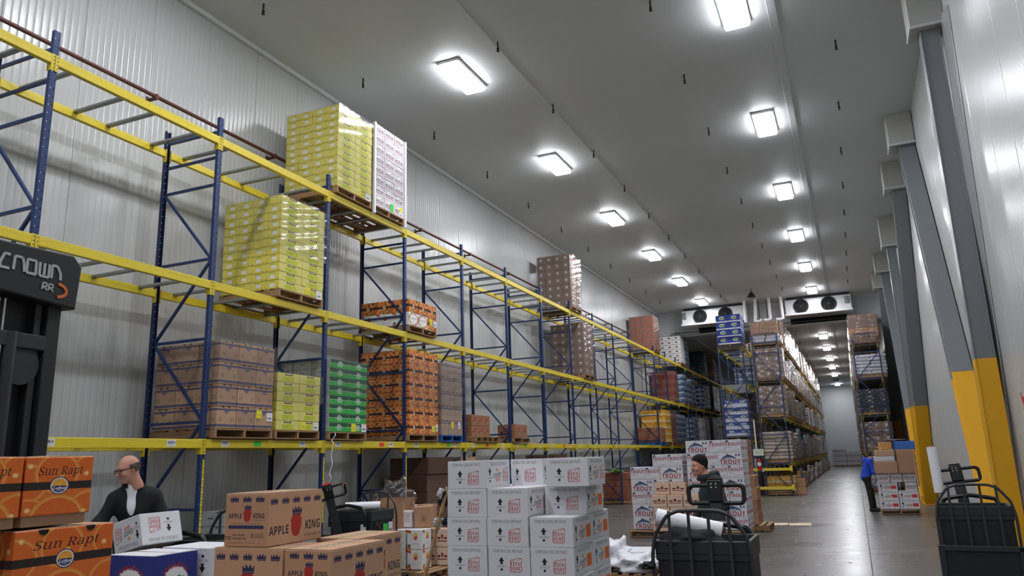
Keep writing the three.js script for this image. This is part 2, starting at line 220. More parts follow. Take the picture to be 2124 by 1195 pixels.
const whiteMark = printed(tex(256, 150, (x, w, h) => { whiteBg(x, w, h, '#cfd0cc'); x.fillStyle = '#5c2a34'; x.fillRect(w * 0.3, h * 0.28, w * 0.36, h * 0.3); x.fillStyle = '#9c4550'; x.fillRect(w * 0.36, h * 0.36, w * 0.24, h * 0.1); x.fillStyle = '#4f6a4a'; x.fillRect(0, h * 0.86, w, 10); }));
const orangeYellow = printed(tex(256, 200, (x, w, h) => { fill(x, w, h, '#d3a632'); x.fillStyle = '#c98a28'; x.fillRect(0, 0, w, h * 0.25); x.fillStyle = '#dcd3c0'; x.fillRect(0, h * 0.62, w, h * 0.16); disc(x, w * 0.5, h * 0.4, 22, '#a4761e'); }));
const blueGrey = printed(tex(256, 200, (x, w, h) => { fill(x, w, h, '#7d93aa'); x.fillStyle = '#3c5d8c'; x.fillRect(0, h * 0.55, w, h * 0.45); x.fillStyle = '#c3ccd6'; x.fillRect(w * 0.1, h * 0.1, w * 0.8, h * 0.3); disc(x, w * 0.5, h * 0.68, 40, '#b9c8da', 22); }));
const blueFruit = printed(tex(256, 150, (x, w, h) => { fill(x, w, h, '#2b3f93'); disc(x, w * 0.52, h * 0.42, 62, '#e2e6d8', 34); disc(x, w * 0.5, h * 0.44, 44, '#5f9a48', 20); disc(x, w * 0.7, h * 0.44, 16, '#a8563a'); x.fillStyle = '#d7d9e2'; x.fillRect(0, h * 0.82, w, h * 0.18); }));
const blueWhite = printed(tex(256, 150, (x, w, h) => { fill(x, w, h, '#c9ccd6'); x.fillStyle = '#34479a'; x.fillRect(0, 0, w, h * 0.5); disc(x, w * 0.5, h * 0.3, 52, '#dfe6d5', 22); disc(x, w * 0.5, h * 0.32, 34, '#6a9a58', 14); }));
const tealBox = printed(tex(200, 200, (x, w, h) => { fill(x, w, h, '#2c4450'); for (let k = 0; k < 5; k++) { x.fillStyle = k % 2 ? '#1c2b34' : '#7c6a50'; x.fillRect(k * 42, h * 0.3 + k * 12, 22, h * 0.5 - k * 8); } }));
const yellowNote = printed(tex(64, 64, (x, w, h) => { fill(x, w, h, '#e6dc2c'); scribble(x, 8, 30, 48, 20, '#8a8420', 2); })), paperNote = printed(tex(96, 128, (x, w, h) => { fill(x, w, h, '#e7e7ec'); bars(x, 16, 66, 64, 34, 16); scribble(x, 16, 20, 60, 20, '#888', 2); }));
const greenNote = M({ color: 0x37c84a, roughness: 0.7 });
const barcode = printed(tex(192, 96, (x, w, h) => { fill(x, w, h, '#dcdde0'); bars(x, 16, 18, 160, 38, 26, '#15151a'); text(x, '0471-0123-01', w / 2, 76, 18, '#444', { weight: '' }); }));
const marker = printed(tex(64, 512, (x, w, h) => { fill(x, w, h, '#dfcf2a'); for (let k = 0; k < 12; k++) { x.fillStyle = '#23231f'; x.fillRect(8, 10 + k * 42, 50, 5); bars(x, 14, 22 + k * 42, 36, 13, 12, '#4a4720'); } }));

// ---------------------------------------------------------------- plain materials
function noiseTex(w, h, base, amp, blobs, rep) {
  return tex(w, h, (x) => {
    fill(x, w, h, base);
    for (let i = 0; i < blobs; i++) { const v = rnd() < 0.5 ? 0 : 255, r = 4 + rnd() * w * 0.1, a = amp * rnd(), px = rnd() * w, py = rnd() * h; for (const dx of [-w, 0, w]) for (const dy of [-h, 0, h]) { if (px + dx > -r && px + dx < w + r && py + dy > -r && py + dy < h + r) disc(x, px + dx, py + dy, r, `rgba(${v},${v},${v},${a})`, r * (0.3 + 0.7 * rnd())); } }
    speckle(x, w, h, w * 12, amp * 1.6);
  }, { repeat: rep });
}
const ceilMat = M({ color: 0xc3c7c8, roughness: 0.55 });
const wallMat = new THREE.MeshPhysicalMaterial({ color: 0xb7b9b8, roughness: 0.27, specularIntensity: 1 });
const endWallMat = M({ color: 0xb9bec0, roughness: 0.5 });
const blueSteel = M({ color: 0x142f60, roughness: 0.42, metalness: 0.1 });
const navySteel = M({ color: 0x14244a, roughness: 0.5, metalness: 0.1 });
const yellowSteel = M({ map: noiseTex(256, 128, '#dcc528', 0.05, 60), roughness: 0.42 });
const galv = M({ color: 0x8d928f, roughness: 0.4, metalness: 0.6 });
const boltMat = M({ color: 0x8a8a80, roughness: 0.4, metalness: 0.7 });
const holeMat = M({ color: 0x14140f, roughness: 0.9 });
const wood = [0, 1, 2].map((k) => printed(tex(256, 64, (x, w, h) => { fill(x, w, h, ['#a07d58', '#8f6a48', '#b39066'][k]); for (let i = 0; i < 60; i++) { x.fillStyle = `rgba(60,35,15,${0.12 * rnd()})`; x.fillRect(0, rnd() * h, w, 1 + rnd() * 2); } speckle(x, w, h, 300, 0.08, true, 5); })));
const woodDark = printed(tex(256, 64, (x, w, h) => { fill(x, w, h, '#644630'); for (let i = 0; i < 50; i++) { x.fillStyle = `rgba(30,15,5,${0.2 * rnd()})`; x.fillRect(0, rnd() * h, w, 2); } }));
const bluePaint = M({ color: 0x1f5da6, roughness: 0.7 });
const film = new THREE.MeshPhysicalMaterial({ color: 0xf4f4f6, transmission: 1, thickness: 0, roughness: 0.16, ior: 1.5, side: THREE.DoubleSide });
const black = M({ color: 0x14161a, roughness: 0.55 }), charcoal = M({ color: 0x24272b, roughness: 0.5 }), blackGloss = M({ color: 0x101214, roughness: 0.3 }), frameGrey = M({ color: 0x34363a, roughness: 0.45, metalness: 0.2 });
const whiteGloss = M({ color: 0xd8d9dc, roughness: 0.3 }), whitePlastic = M({ color: 0xe8e8ee, roughness: 0.35 });
const pipeBrown = M({ color: 0x5c302a, roughness: 0.5 });
const paintGrey = M({ color: 0x73787b, roughness: 0.36 }), paintYellow = M({ color: 0xdca312, roughness: 0.36 });

// ---------------------------------------------------------------- the building
const WX = -9.3, EX = 2.08, H1 = 9.35, H2 = 8.05, ZN = 15, ZB = -41.3, ZF = -85.2;
function ribPanel(w, h, pitch, depth) {
  return memo(`rib${w},${h},${pitch}`, () => {
    const s = new THREE.Shape(), n = Math.round((w - 0.03) / pitch), e = 0.012, p = (w - 0.03) / n;
    s.moveTo(0, -0.06); s.lineTo(0, -depth); s.lineTo(0.004, -depth * 0.4); let a = 0.012; const cr = pitch * 0.012;
    for (let k = 0; k < n; k++) { for (const [f, v] of [[0, -depth], [0.09, -depth * 0.5], [0.16, 0], [0.3, cr * 0.75], [0.44, cr], [0.62, cr], [0.78, cr * 0.7], [0.91, 0], [0.96, -depth * 0.5]]) s.lineTo(a + p * f, v - cr); a += p; }
    s.lineTo(w - 0.008, 0); s.lineTo(w - 0.004, -depth); s.lineTo(w - 0.004, -0.06); s.closePath();
    const g = new THREE.ExtrudeGeometry(s, { depth: h, bevelEnabled: false }); g.rotateX(-PI / 2); return g;   // face looks to -z before turning
  });
}
function panelWall(name, x, z0, z1, h, side, w, pitch, depth) {
  const wall = struct(name); part(wall, 'wall_core', box(0.16, h, z0 - z1), endWallMat, [x - side * 0.14, h / 2, (z0 + z1) / 2]);
  const n = Math.round((z0 - z1) / w), g = ribPanel(R4((z0 - z1) / n), h, pitch, depth);
  for (let k = 0; k < n; k++) part(wall, 'wall_panel', g, wallMat, [x, 0, side < 0 ? z0 - k * ((z0 - z1) / n) : z0 - (k + 1) * ((z0 - z1) / n)], [0, side < 0 ? PI / 2 : -PI / 2, 0]);
  return wall;
}
panelWall('wall_left', WX, ZN, ZB, H1, 1, 1.126, 0.1, 0.003);
panelWall('wall_left_far', WX - 0.45, ZB, ZF, H2, 1, 1.126, 0.1, 0.003);
panelWall('wall_right', EX, ZN, ZB, H1, -1, 1.126, 0.05, 0.003);
panelWall('wall_right_far', EX, ZB, ZF, H2, -1, 1.126, 0.1, 0.003);
struct('wall_end', box(EX - WX + 0.9, H2, 0.2), endWallMat, [(EX + WX) / 2 - 0.2, H2 / 2, ZF - 0.1]);
struct('wall_behind', box(EX - WX + 0.4, H1, 0.2), endWallMat, [(EX + WX) / 2, H1 / 2, ZN + 0.1]);
{
  const floorMat = M({
    map: tex(1024, 1024, (x, w, h) => {
      fill(x, w, h, '#5c5a57');
      for (let i = 0; i < 240; i++) { const v = rnd() < 0.5 ? 20 : 190, r = 10 + rnd() * 90; disc(x, rnd() * w, rnd() * h, r, `rgba(${v},${v},${v - 8},${0.05 * rnd()})`, r * (0.2 + rnd())); }
      for (let i = 0; i < 130; i++) { x.strokeStyle = `rgba(40,38,36,${0.1 * rnd()})`; x.lineWidth = 1 + rnd() * 2; x.beginPath(); const a = rnd() * w, b = rnd() * h; x.moveTo(a, b); x.quadraticCurveTo(a + rr(-60, 60), b + rr(-90, 90), a + rr(-90, 90), b + rr(-180, 180)); x.stroke(); }
      for (let i = 0; i < 40; i++) disc(x, rnd() * w, rnd() * h, 1 + rnd() * 2.5, 'rgba(215,215,210,0.6)', 1 + rnd() * 2);
      speckle(x, w, h, 9000, 0.05);
    }, { repeat: [1, 1] }),
    roughnessMap: tex(512, 512, (x, w, h) => { fill(x, w, h, '#6a6a6a'); for (let i = 0; i < 260; i++) { const v = 60 + Math.floor(rnd() * 120), r = 6 + rnd() * 50; disc(x, rnd() * w, rnd() * h, r, `rgba(${v},${v},${v},0.1)`, r * (0.2 + rnd())); } speckle(x, w, h, 3000, 0.04); }, { srgb: false, repeat: [1, 1] }),
    roughness: 0.66, metalness: 0,
  });
  const slab = (x0, x1) => { const g = new THREE.BoxGeometry(x1 - x0, 0.25, ZN - ZF), uv = g.attributes.uv, p = g.attributes.position; for (let i = 0; i < uv.count; i++) uv.setXY(i, (p.getX(i) + (x0 + x1) / 2) / 6, (p.getZ(i) + (ZN + ZF) / 2) / 6); g.translate((x0 + x1) / 2, -0.125, (ZN + ZF) / 2); return g; };
  const fl = struct('floor'); part(fl, 'slab', slab(WX - 0.2, 0), floorMat); part(fl, 'slab', slab(0.014, EX + 0.2), floorMat);
  part(fl, 'joint_filler', box(0.016, 0.2, ZN - ZF), M({ color: 0x3a3836, roughness: 0.8 }), [0.007, -0.105, (ZN + ZF) / 2]);
}
{
  const c = struct('ceiling'); part(c, 'ceiling_slab', box(EX - WX + 0.4, 0.2, ZN - ZB), ceilMat, [(EX + WX) / 2, H1 + 0.1, (ZN + ZB) / 2]);
  part(c, 'batten', rbox(0.15, 0.03, ZN - ZB, 0.008), ceilMat, [-0.45, H1 - 0.008, (ZN + ZB) / 2]);
  part(c, 'batten', rbox(0.07, 0.024, ZN - ZB, 0.006), ceilMat, [-5.31, H1 - 0.006, (ZN + ZB) / 2]);
  part(c, 'corner_trim', rbox(0.1, 0.1, ZN - ZB, 0.03), ceilMat, [WX + 0.03, H1 - 0.03, (ZN + ZB) / 2]);
  const f = struct('ceiling_far'); part(f, 'ceiling_slab', box(EX - WX + 0.9, 0.2, ZB - ZF), ceilMat, [(EX + WX) / 2 - 0.2, H2 + 0.1, (ZB + ZF) / 2]);
  part(f, 'batten', rbox(0.16, 0.03, ZB - ZF - 0.5, 0.008), ceilMat, [-0.45, H2 - 0.008, (ZB + ZF) / 2]);
  part(f, 'batten', rbox(0.1, 0.03, ZB - ZF - 0.5, 0.008), ceilMat, [-7.6, H2 - 0.008, (ZB + ZF) / 2]);
  const b = struct('wall_bulkhead'); part(b, 'bulkhead_panel', box(EX - WX + 0.1, H1 - H2 + 0.1, 0.2), endWallMat, [(EX + WX) / 2, (H1 + H2) / 2, ZB - 0.1]);
  part(b, 'air_slot', box(2.2, 0.28, 0.06), M({ color: 0x0a0a0b, roughness: 1 }), [-5.95, H2 + 0.19, ZB + 0.005]); part(b, 'air_slot', box(2.7, 0.28, 0.06), M({ color: 0x0a0a0b, roughness: 1 }), [-0.98, H2 + 0.19, ZB + 0.005]);
  part(b, 'edge_trim', rbox(EX - WX, 0.05, 0.1, 0.012), galv, [(EX + WX) / 2, H2 + 0.01, ZB + 0.06]);
}
// ceiling lights: housing, glowing lens and the area light just below it
{
  const lens = M({ color: 0xffffff, emissive: LAMP.color, emissiveIntensity: LAMP.glow, roughness: 0.5 });
  const housing = M({ color: 0xc8c8c6, roughness: 0.5 }), dead = M({ color: 0x4a4c4e, roughness: 0.5 });
  const lamp = (x, z, h, lit, label) => {
    const t = thing('ceiling_light', label, 'light', [x, h, z], 0, 'ceiling lights in long rows');
    part(t, 'housing', rbox(LAMP.w + 0.05, 0.07, LAMP.l + 0.05, 0.03), housing, [0, -0.035, 0]);
    part(t, 'lens', rbox(LAMP.w, 0.1, LAMP.l, 0.045, 3), lit ? lens : dead, [0, -0.1, 0]);
    if (lit) { const l = new THREE.RectAreaLight(LAMP.color, LAMP.power, LAMP.w, LAMP.l); l.position.set(0, -0.155, 0); l.rotation.x = -PI / 2; t.add(l); }
  };
  for (let k = -4; k < 6; k++) {
    const z = -12.32 - k * 5.25, near = k < 0 ? `${NTH[-1 - k]} behind the camera` : `${NTH[k]} from the camera`;
    lamp(-6.35, z, H1, true, `white ceiling light in the row over the wall rack, ${near}`);
    lamp(-1.06, z, H1, true, `white ceiling light in the row over the open aisle, ${near}`);
  }
  [-45.9, -51.6, -58, -64.4, -71.3, -77.2, -82.4].forEach((z, k) => lamp(-0.95, z, H2, k !== 5, k === 5 ? 'dark unlit ceiling light near the far end wall' : `small white ceiling light on the lower far ceiling, ${NTH[k]} past the bulkhead`));
}
// sprinklers
{
  const stub = cyl(0.016, 0.15, 8), head = merge([moved(cyl(0.024, 0.03, 10), 0, -0.15, 0), moved(cyl(0.03, 0.008, 10), 0, -0.2, 0), moved(box(0.006, 0.05, 0.02), 0.016, -0.175, 0), moved(box(0.006, 0.05, 0.02), -0.016, -0.175, 0)]), plate = cyl(0.07, 0.008, 20), dk = M({ color: 0x1d1613, roughness: 0.6 });
  const rows = [[-8.2, 'the wall'], [-5.2, 'the left light row'], [-2.32, 'the middle of the ceiling'], [0.55, 'the right light row']];
  const add = (x, z, h, label) => { const t = thing('fire_sprinkler', label, 'sprinkler', [x, h, z], 0, 'ceiling sprinklers in rows'); part(t, 'escutcheon', plate, ceilMat, [0, -0.004, 0]); part(t, 'drop_pipe', stub, dk, [0, -0.075, 0]); part(t, 'sprinkler_head', head, dk); };
  rows.forEach(([x, where]) => { for (let k = 0; k < 11; k++) add(x, -8.69 - k * 2.86, H1, `dark pendent sprinkler on the ceiling beside ${where}, ${NTH[k]} along the row`); });
  for (let k = 0; k < 10; k++) { add(-2.3, -44 - k * 3.6, H2, `tiny dark sprinkler on the lower far ceiling, ${NTH[k]} past the bulkhead`); if (k < 3) add(-6.6, -43.4 - k * 3, H2, `tiny dark sprinkler far left under the bulkhead, ${NTH[k]} back`); }
}
// brown pipe along the left wall
{
  const t = thing('wall_pipe', 'long reddish brown pipe clipped along the white ribbed wall above the rack', 'pipe', [WX, 7.33, 0]);
  const g = cyl(0.03, 50, 14); part(t, 'pipe_run', g, pipeBrown, [0.17, 0, -16], [PI / 2, 0, 0]);
  const cl = merge([moved(box(0.17, 0.03, 0.05), 0.085, -0.03, 0), moved(box(0.07, 0.08, 0.05), 0.17, -0.01, 0), moved(box(0.012, 0.12, 0.07), 0.006, -0.03, 0)]);
  for (let k = 0; k < 17; k++) part(t, 'pipe_clip', cl, pipeBrown, [0, 0, 5.6 - k * 2.62]);
}
// steel columns and braces along the right wall
function headBox(x, z, y0, w, d) {
  const t = struct('trim_ceiling_block'); part(t, 'block', rbox(w, H1 - y0, d, 0.015), M({ color: 0xa9aaa5, roughness: 0.6 }), [x, (H1 + y0) / 2, z]); part(t, 'block_lip', rbox(w + 0.02, 0.05, d + 0.02, 0.01), ceilMat, [x, y0 + 0.03, z]);
}
for (const [z, label] of [[-12.9, 'nearest upright steel column, grey above and yellow below, against the right wall'], [-27.6, 'second upright steel column, grey and yellow, farther along the right wall']]) {
  const t = thing('steel_column', label, 'column', [1.867, 0, z]), L = 8.3;
  const seg = (y0, y1, m, label2) => { const l = y1 - y0; part(t, 'web', box(0.25, l, 0.06), m, [0, y0 + l / 2, 0.08]).userData.label = label2; part(t, 'flange', rbox(0.022, l, 0.26, 0.005), m, [-0.128, y0 + l / 2, 0]); part(t, 'flange', rbox(0.022, l, 0.26, 0.005), m, [0.128, y0 + l / 2, 0]); };
  seg(0.02, 2.98, paintYellow, 'yellow painted lower part of the column'); seg(2.98, L, paintGrey, 'grey painted upper part of the column');
  part(t, 'base_plate', box(0.36, 0.02, 0.4), paintYellow, [0, 0.01, 0]);
  headBox(1.83, z, L, 0.5, 0.5);
}
for (const [z0, z1, label] of [[-14.0, -18.9, 'nearest sloping steel brace rising away from the first column'], [-27, -22.2, 'sloping brace leaning toward the camera, meeting the second column at floor'], [-28.6, -33.1, 'second sloping steel brace rising away behind the second column'], [-41, -36.4, 'farthest sloping steel brace beyond the right rack']]) {
  const t = thing('steel_brace', label, 'brace', [1.89, 0, z0]), dz = z1 - z0, top = 8.62, L = Math.hypot(dz, top), a = Math.atan2(dz, top);
  const inner = new THREE.Group(); inner.name = 'brace_shaft'; inner.rotation.x = a; t.add(inner);
  const cut = 2.97 / Math.cos(a);
  const seg = (y0, y1, m) => { const l = y1 - y0; part(inner, 'brace_face', rbox(0.34, l, 0.026, 0.006), m, [0, y0 + l / 2, 0.13]); part(inner, 'brace_face', rbox(0.34, l, 0.026, 0.006), m, [0, y0 + l / 2, -0.13]); part(inner, 'brace_web', box(0.03, l, 0.24), m, [-0.12, y0 + l / 2, 0]); };
  seg(0.1, cut, paintYellow); seg(cut, L, paintGrey);
  part(t, 'base_plate', box(0.34, 0.03, 0.46), paintYellow, [0, 0.015, 0]);
  headBox(1.8, z1, top - 0.05, 0.54, 0.6);
}
{ // bright bent flashing between the first column and the near wall panels
  const g = new THREE.BoxGeometry(0.02, 8.3, 0.62, 1, 20, 14), q = g.attributes.position;
  for (let i = 0; i < q.count; i++) { const y = q.getY(i) + 4.15, z = q.getZ(i); q.setXYZ(i, q.getX(i) - 0.05 * Math.cos((z / 0.62) * PI) , y, z - 12.45 - (8.3 - y) * 0.135); }
  g.computeVertexNormals(); struct('trim_wall_flashing', g, M({ color: 0xc4c6c8, roughness: 0.16, metalness: 0.55 }), [EX - 0.016, 0, 0]);
}
{ // red and white mark on the right wall
  const t = thing('wall_sign', 'red and white emblem fixed on the right wall at the picture edge', 'sign', [EX - 0.004, 2.26, -11.82], -PI / 2);
  const s = new THREE.Shape(); s.moveTo(-0.11, 0.16); s.quadraticCurveTo(-0.07, 0.04, 0.05, 0.1); s.lineTo(0.2, 0.02); s.lineTo(0.1, -0.04); s.quadraticCurveTo(-0.06, -0.06, -0.11, 0.16);
  part(t, 'red_shape', new THREE.ExtrudeGeometry(s, { depth: 0.006, bevelEnabled: false }), M({ color: 0xc0262b, roughness: 0.5 }));
  part(t, 'white_shape', rbox(0.3, 0.14, 0.008, 0.003), whiteGloss, [0.06, -0.16, 0.002]);
}
// evaporators under the ceiling
function evaporator(x0, x1, fans, jb, label) {
  const w = x1 - x0, cx = (x0 + x1) / 2, t = thing('cooling_unit', label, 'cooling unit', [cx, 8.42, -40.65]), sheet = M({ color: 0xd2d3d6, roughness: 0.22 });
  part(t, 'casing', rbox(w, 0.78, 0.8, 0.02), sheet, [0, 0.4, 0]);
  part(t, 'drip_tray', rbox(w + 0.08, 0.1, 0.98, 0.02), sheet, [0, 0.02, 0.04]);
  part(t, 'top_rail', box(w - 0.1, 0.1, 0.5), black, [0, 0.84, 0.06]);
  part(t, 'casing_joint', box(0.03, 0.74, 0.02), galv, [0, 0.4, 0.4]);
  for (const f of fans) {
    const g = new THREE.Group(); g.name = 'fan'; g.position.set(f - cx, 0.42, 0.41); t.add(g);
    part(g, 'shroud', new THREE.TorusGeometry(0.345, 0.03, 8, 32), charcoal); part(g, 'fan_opening', moved(cyl(0.33, 0.03, 32), 0, 0, 0, PI / 2), M({ color: 0x090a0c, roughness: 0.9 }));
    const bl = []; for (let k = 0; k < 5; k++) bl.push(moved(box(0.13, 0.27, 0.01), Math.sin(k * 1.257) * 0.17, Math.cos(k * 1.257) * 0.17, 0.03, 0.4, 0.3, -k * 1.257));
    part(g, 'fan_blades', merge(bl), M({ color: 0x101113, roughness: 0.6 })); part(g, 'fan_hub', moved(cyl(0.06, 0.06, 14), 0, 0, 0.03, PI / 2), black);
    const wires = []; for (let k = 1; k < 7; k++) wires.push(moved(new THREE.TorusGeometry(0.05 * k, 0.004, 4, 28), 0, 0, 0.06)); for (let k = 0; k < 4; k++) wires.push(moved(box(0.66, 0.008, 0.008), 0, 0, 0.06, 0, 0, k * PI / 4)); part(g, 'fan_guard', merge(wires), black);
  }
  part(t, 'junction_box', rbox(0.2, 0.34, 0.12, 0.02), galv, [jb - cx, 0.52, 0.44]);
  part(t, 'cable', tube([[fans[0] - cx, 0.1, 0.43], [fans[0] - cx + 0.2, 0.13, 0.46], [fans[0] - cx - 0.3, 0.14, 0.44]], 0.012, 16, 6), charcoal);
  for (const s of [-0.42, 0.42]) part(t, 'hanger_rod', cyl(0.012, 0.2, 6), galv, [s * w, 0.85, 0.2]);
}
evaporator(-7.74, -4.42, [-6.77, -5.45], -7.58, 'left white cooling unit with two black fans hanging below the ceiling');
evaporator(-2.46, 0.64, [-1.71, -0.4], 0.42, 'right white cooling unit with two black fans hanging below the ceiling');
{
  const ins = M({ color: 0xd9dadc, roughness: 0.6 }), P = (pts, label) => solo('insulated_pipe', tube(pts, 0.075, 60, 12), ins, label, 'pipe');
  P([[-4.4, H1, -39.8], [-4.4, 8.6, -39.8], [-4.4, 8.2, -39.8]], 'white insulated pipe dropping straight beside the left cooling unit');
  P([[-3.85, H1, -39.8], [-3.9, 8.5, -39.8], [-3.93, 8.22, -39.8], [-3.75, 8.2, -39.8], [-3.6, 8.28, -39.8]], 'white insulated pipe elbow between the cooling units, turning right');
  P([[-3.2, H1, -39.8], [-3.2, 8.5, -39.8], [-3.2, 8.28, -39.8], [-3.35, 8.22, -39.8], [-3.52, 8.25, -39.8]], 'white insulated pipe elbow between the cooling units, turning left');
  P([[-2.62, H1, -39.8], [-2.6, 8.5, -39.8], [-2.6, 8.25, -39.8], [-2.75, 8.2, -39.8], [-2.92, 8.22, -39.8]], 'white insulated pipe elbow close beside the right cooling unit');
  { const c = thing('conduit', 'thin dark conduit lines behind the insulated white pipes', 'conduit', [-3.5, 8.15, -40]); part(c, 'conduit_run', cyl(0.02, 1.15, 8), charcoal, [-0.22, 0.6, 0.1]); part(c, 'conduit_run', cyl(0.02, 1.15, 8), charcoal, [0.18, 0.6, 0.1]); part(c, 'conduit_run', cyl(0.025, 8.6, 8), charcoal, [-0.5, 0, -0.9], [0, 0, PI / 2]); }
  const t = thing('ceiling_horn', 'small dark cone shaped horn hanging from the ceiling near the pipes', 'horn', [-3.73, H1, -37.05]); part(t, 'stem', cyl(0.02, 0.16, 8), charcoal, [0, -0.08, 0]); part(t, 'cone', new THREE.CylinderGeometry(0.05, 0.2, 0.22, 20), black, [0, -0.26, 0]); part(t, 'rim', new THREE.TorusGeometry(0.2, 0.015, 6, 24), charcoal, [0, -0.37, 0], [PI / 2, 0, 0]);
}

// ---------------------------------------------------------------- pallet racks
function postGeo(H, holes) {                            // channel, front plate towards +x
  return memo(`post${H},${holes}`, () => {
    const list = [];
    if (holes) {
      const s = new THREE.Shape([[-0.038, 0], [0.038, 0], [0.038, H], [-0.038, H]].map((p) => new THREE.Vector2(...p)));
      for (let y = 0.1; y < H - 0.05; y += 0.1016) for (const z of [-0.02, 0.02]) { const h = new THREE.Path(); h.moveTo(z - 0.008, y); h.lineTo(z, y + 0.014); h.lineTo(z + 0.008, y); h.lineTo(z, y - 0.013); h.closePath(); s.holes.push(h); }
      list.push(moved(new THREE.ExtrudeGeometry(s, { depth: 0.003, bevelEnabled: false }), -0.003, 0, 0, 0, PI / 2, 0));
    } else list.push(moved(box(0.003, H, 0.076), -0.0015, H / 2, 0));
    for (const z of [-0.0365, 0.0365]) list.push(moved(box(0.046, H, 0.003), -0.024, H / 2, z));
    return merge(list);
  });
}
const HZ = [6.49, 6.1, 5.69, 4.6, 3.48, 2.37, 1.25, 0.2];
const DG = [[5.66, 0, 4.62, 1], [4.56, 1, 3.5, 0], [3.46, 0, 2.41, 1], [2.33, 1, 1.28, 0], [1.22, 0, 0.24, 1]];
function makeRack(c) {                                  // c.x front plane, c.dir which way the front looks, c.depth, c.posts (front z), c.levels
  const t = thing('pallet_rack', c.label, 'rack', [0, 0, 0], c.turn || 0, undefined), D = c.depth, d = c.dir, H = c.top;
  const xf = c.x, xb = c.x - d * D, post = postGeo(H, c.detail), tie = D - 0.14;
  const hz = box(tie, 0.036, 0.03), foot = box(0.12, 0.008, 0.11);
  const brace = DG.map(([ya, a, yb, b]) => bar([a ? -0.07 : -D + 0.07, ya, 0], [b ? -0.07 : -D + 0.07, yb, 0], 0.032, 0.034));
  c.posts.forEach((z, i) => {
    const f = new THREE.Group(); f.name = 'upright_frame'; f.position.set(xf, 0, z); if (d < 0) f.rotation.y = PI; t.add(f);
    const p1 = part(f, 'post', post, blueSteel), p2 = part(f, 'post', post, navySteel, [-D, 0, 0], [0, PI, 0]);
    if (c.detail) { HZ.forEach((y) => part(f, 'cross_brace', hz, blueSteel, [-D / 2, y, 0])); brace.forEach((g) => part(f, 'diagonal_brace', g, blueSteel)); for (const x of [-0.036, -D + 0.036]) part(f, 'foot_plate', foot, blueSteel, [x, 0.004, 0]); if (i < 10 && c.marks) part(f, 'height_marker', box(0.002, 1.0, 0.03), marker, [0.002, 1.38, -0.022]); } else part(f, 'diagonal_bracing', memo(`br${D},${c.mirror}`, () => merge([...HZ.map((y) => moved(hz, -D / 2, y, 0)), ...brace].map((g) => (c.mirror ? moved(g, -D, 0, 0, 0, PI, 0) : g)))), blueSteel).userData.kind = 'stuff';
  });
  for (let i = 0; i + 1 < c.posts.length; i++) {
    const L = c.posts[i] - c.posts[i + 1] - 0.08, zc = (c.posts[i] + c.posts[i + 1]) / 2;
    c.levels.forEach((y, lv) => {
      if (c.skip && c.skip(i, lv)) return;
      for (const [x, fr] of [[xf, 1], [xb, 0]]) {
        const s = (fr ? 1 : -1) * d, bh = 0.115;
        const g = memo(`beam${R4(L)}`, () => merge([moved(rbox(0.048, bh, L - 0.004, 0.006), 0, -bh / 2, 0), moved(box(0.02, bh - 0.03, L - 0.01), -0.03, -bh / 2 - 0.012, 0)]));
        const b = part(t, 'beam', g, yellowSteel, [x - s * 0.014, y, zc], [0, s > 0 ? 0 : PI, 0]);
        const cg = memo(`con${c.detail}`, () => merge([moved(box(0.006, 0.2, 0.036), 0.02, -0.1, 0), moved(box(0.078, 0.2, 0.005), -0.018, -0.1, -0.018)]));
        for (const e of [-1, 1]) {
          const k = part(b, 'connector', cg, yellowSteel, [0, 0.006, e * (L / 2 + 0.018)], e < 0 ? [0, 0, 0] : [0, 0, 0]); if (e < 0) k.scale.z = -1;
          if (c.detail && fr && i < 7) part(b, 'rivets', memo('rivets', () => merge([0.03, 0.075, 0.12, 0.165].flatMap((q) => [moved(cyl(0.006, 0.004, 8), 0.024, -q, -0.006, 0, 0, PI / 2)]))), holeMat, [0, 0.006, e * (L / 2 + 0.018)]).userData.kind = 'stuff';
        }
        if (c.detail && fr && lv === 0 && i < 12) {
          const spots = [[0.36, barcode, 0.14, 0.085], [-0.3, barcode, 0.14, 0.085]]; if (i > 1) spots.push([rr(-0.2, 0.2), i % 2 ? yellowNoteRed : greenNote, 0.15, 0.075]);
          spots.forEach(([q, m, w, h]) => part(b, 'label_sticker', box(0.001, h, w), m, [0.0246, -0.055, q * L]));
        }
      }
      if (!(c.bare && c.bare(i, lv))) {
        const sup = memo(`sup${D},${c.detail}`, () => merge(c.detail ? [moved(rbox(D - 0.06, 0.034, 0.05, 0.008), 0, -0.02, 0), moved(box(D - 0.06, 0.012, 0.07), 0, -0.036, 0)] : [-0.9, -0.3, 0.3, 0.9].map((q) => moved(box(D - 0.06, 0.034, 0.05), 0, -0.02, q))));
        if (c.detail) for (const q of [-0.96, -0.24, 0.24, 0.96]) part(t, 'support_bar', sup, galv, [(xf + xb) / 2, y, zc + q * (L / 2.44)]); else part(t, 'support_bars', sup, galv, [(xf + xb) / 2, y, zc]).userData.kind = 'stuff';
      }
    });
  }
  return t;
}
const yellowNoteRed = M({ color: 0xd8452c, roughness: 0.7 });
const LV = [2.142, 4.274, 6.396], RX = -7.7265;
const POST = []; for (let i = -1; i < 21; i++) POST.push(R4(-5.0997 - 2.52 * i - (i >= 11 ? 1.7487 : 0)));
const bayZ = (i) => POST[i + 1];
makeRack({ label: 'long three level wall rack with blue uprights and yellow beams on the left', x: RX, dir: 1, depth: 1.07, posts: POST, levels: LV, top: 6.7, turn: DEL, detail: true, marks: true });
const CP = []; for (let i = 0; i < 18; i++) CP.push(R4(-32.5 - 2.52 * i));
const CL = [1.25, 3.05, 4.53, 6.0], LL = [2.2, 4.5, 6.05];
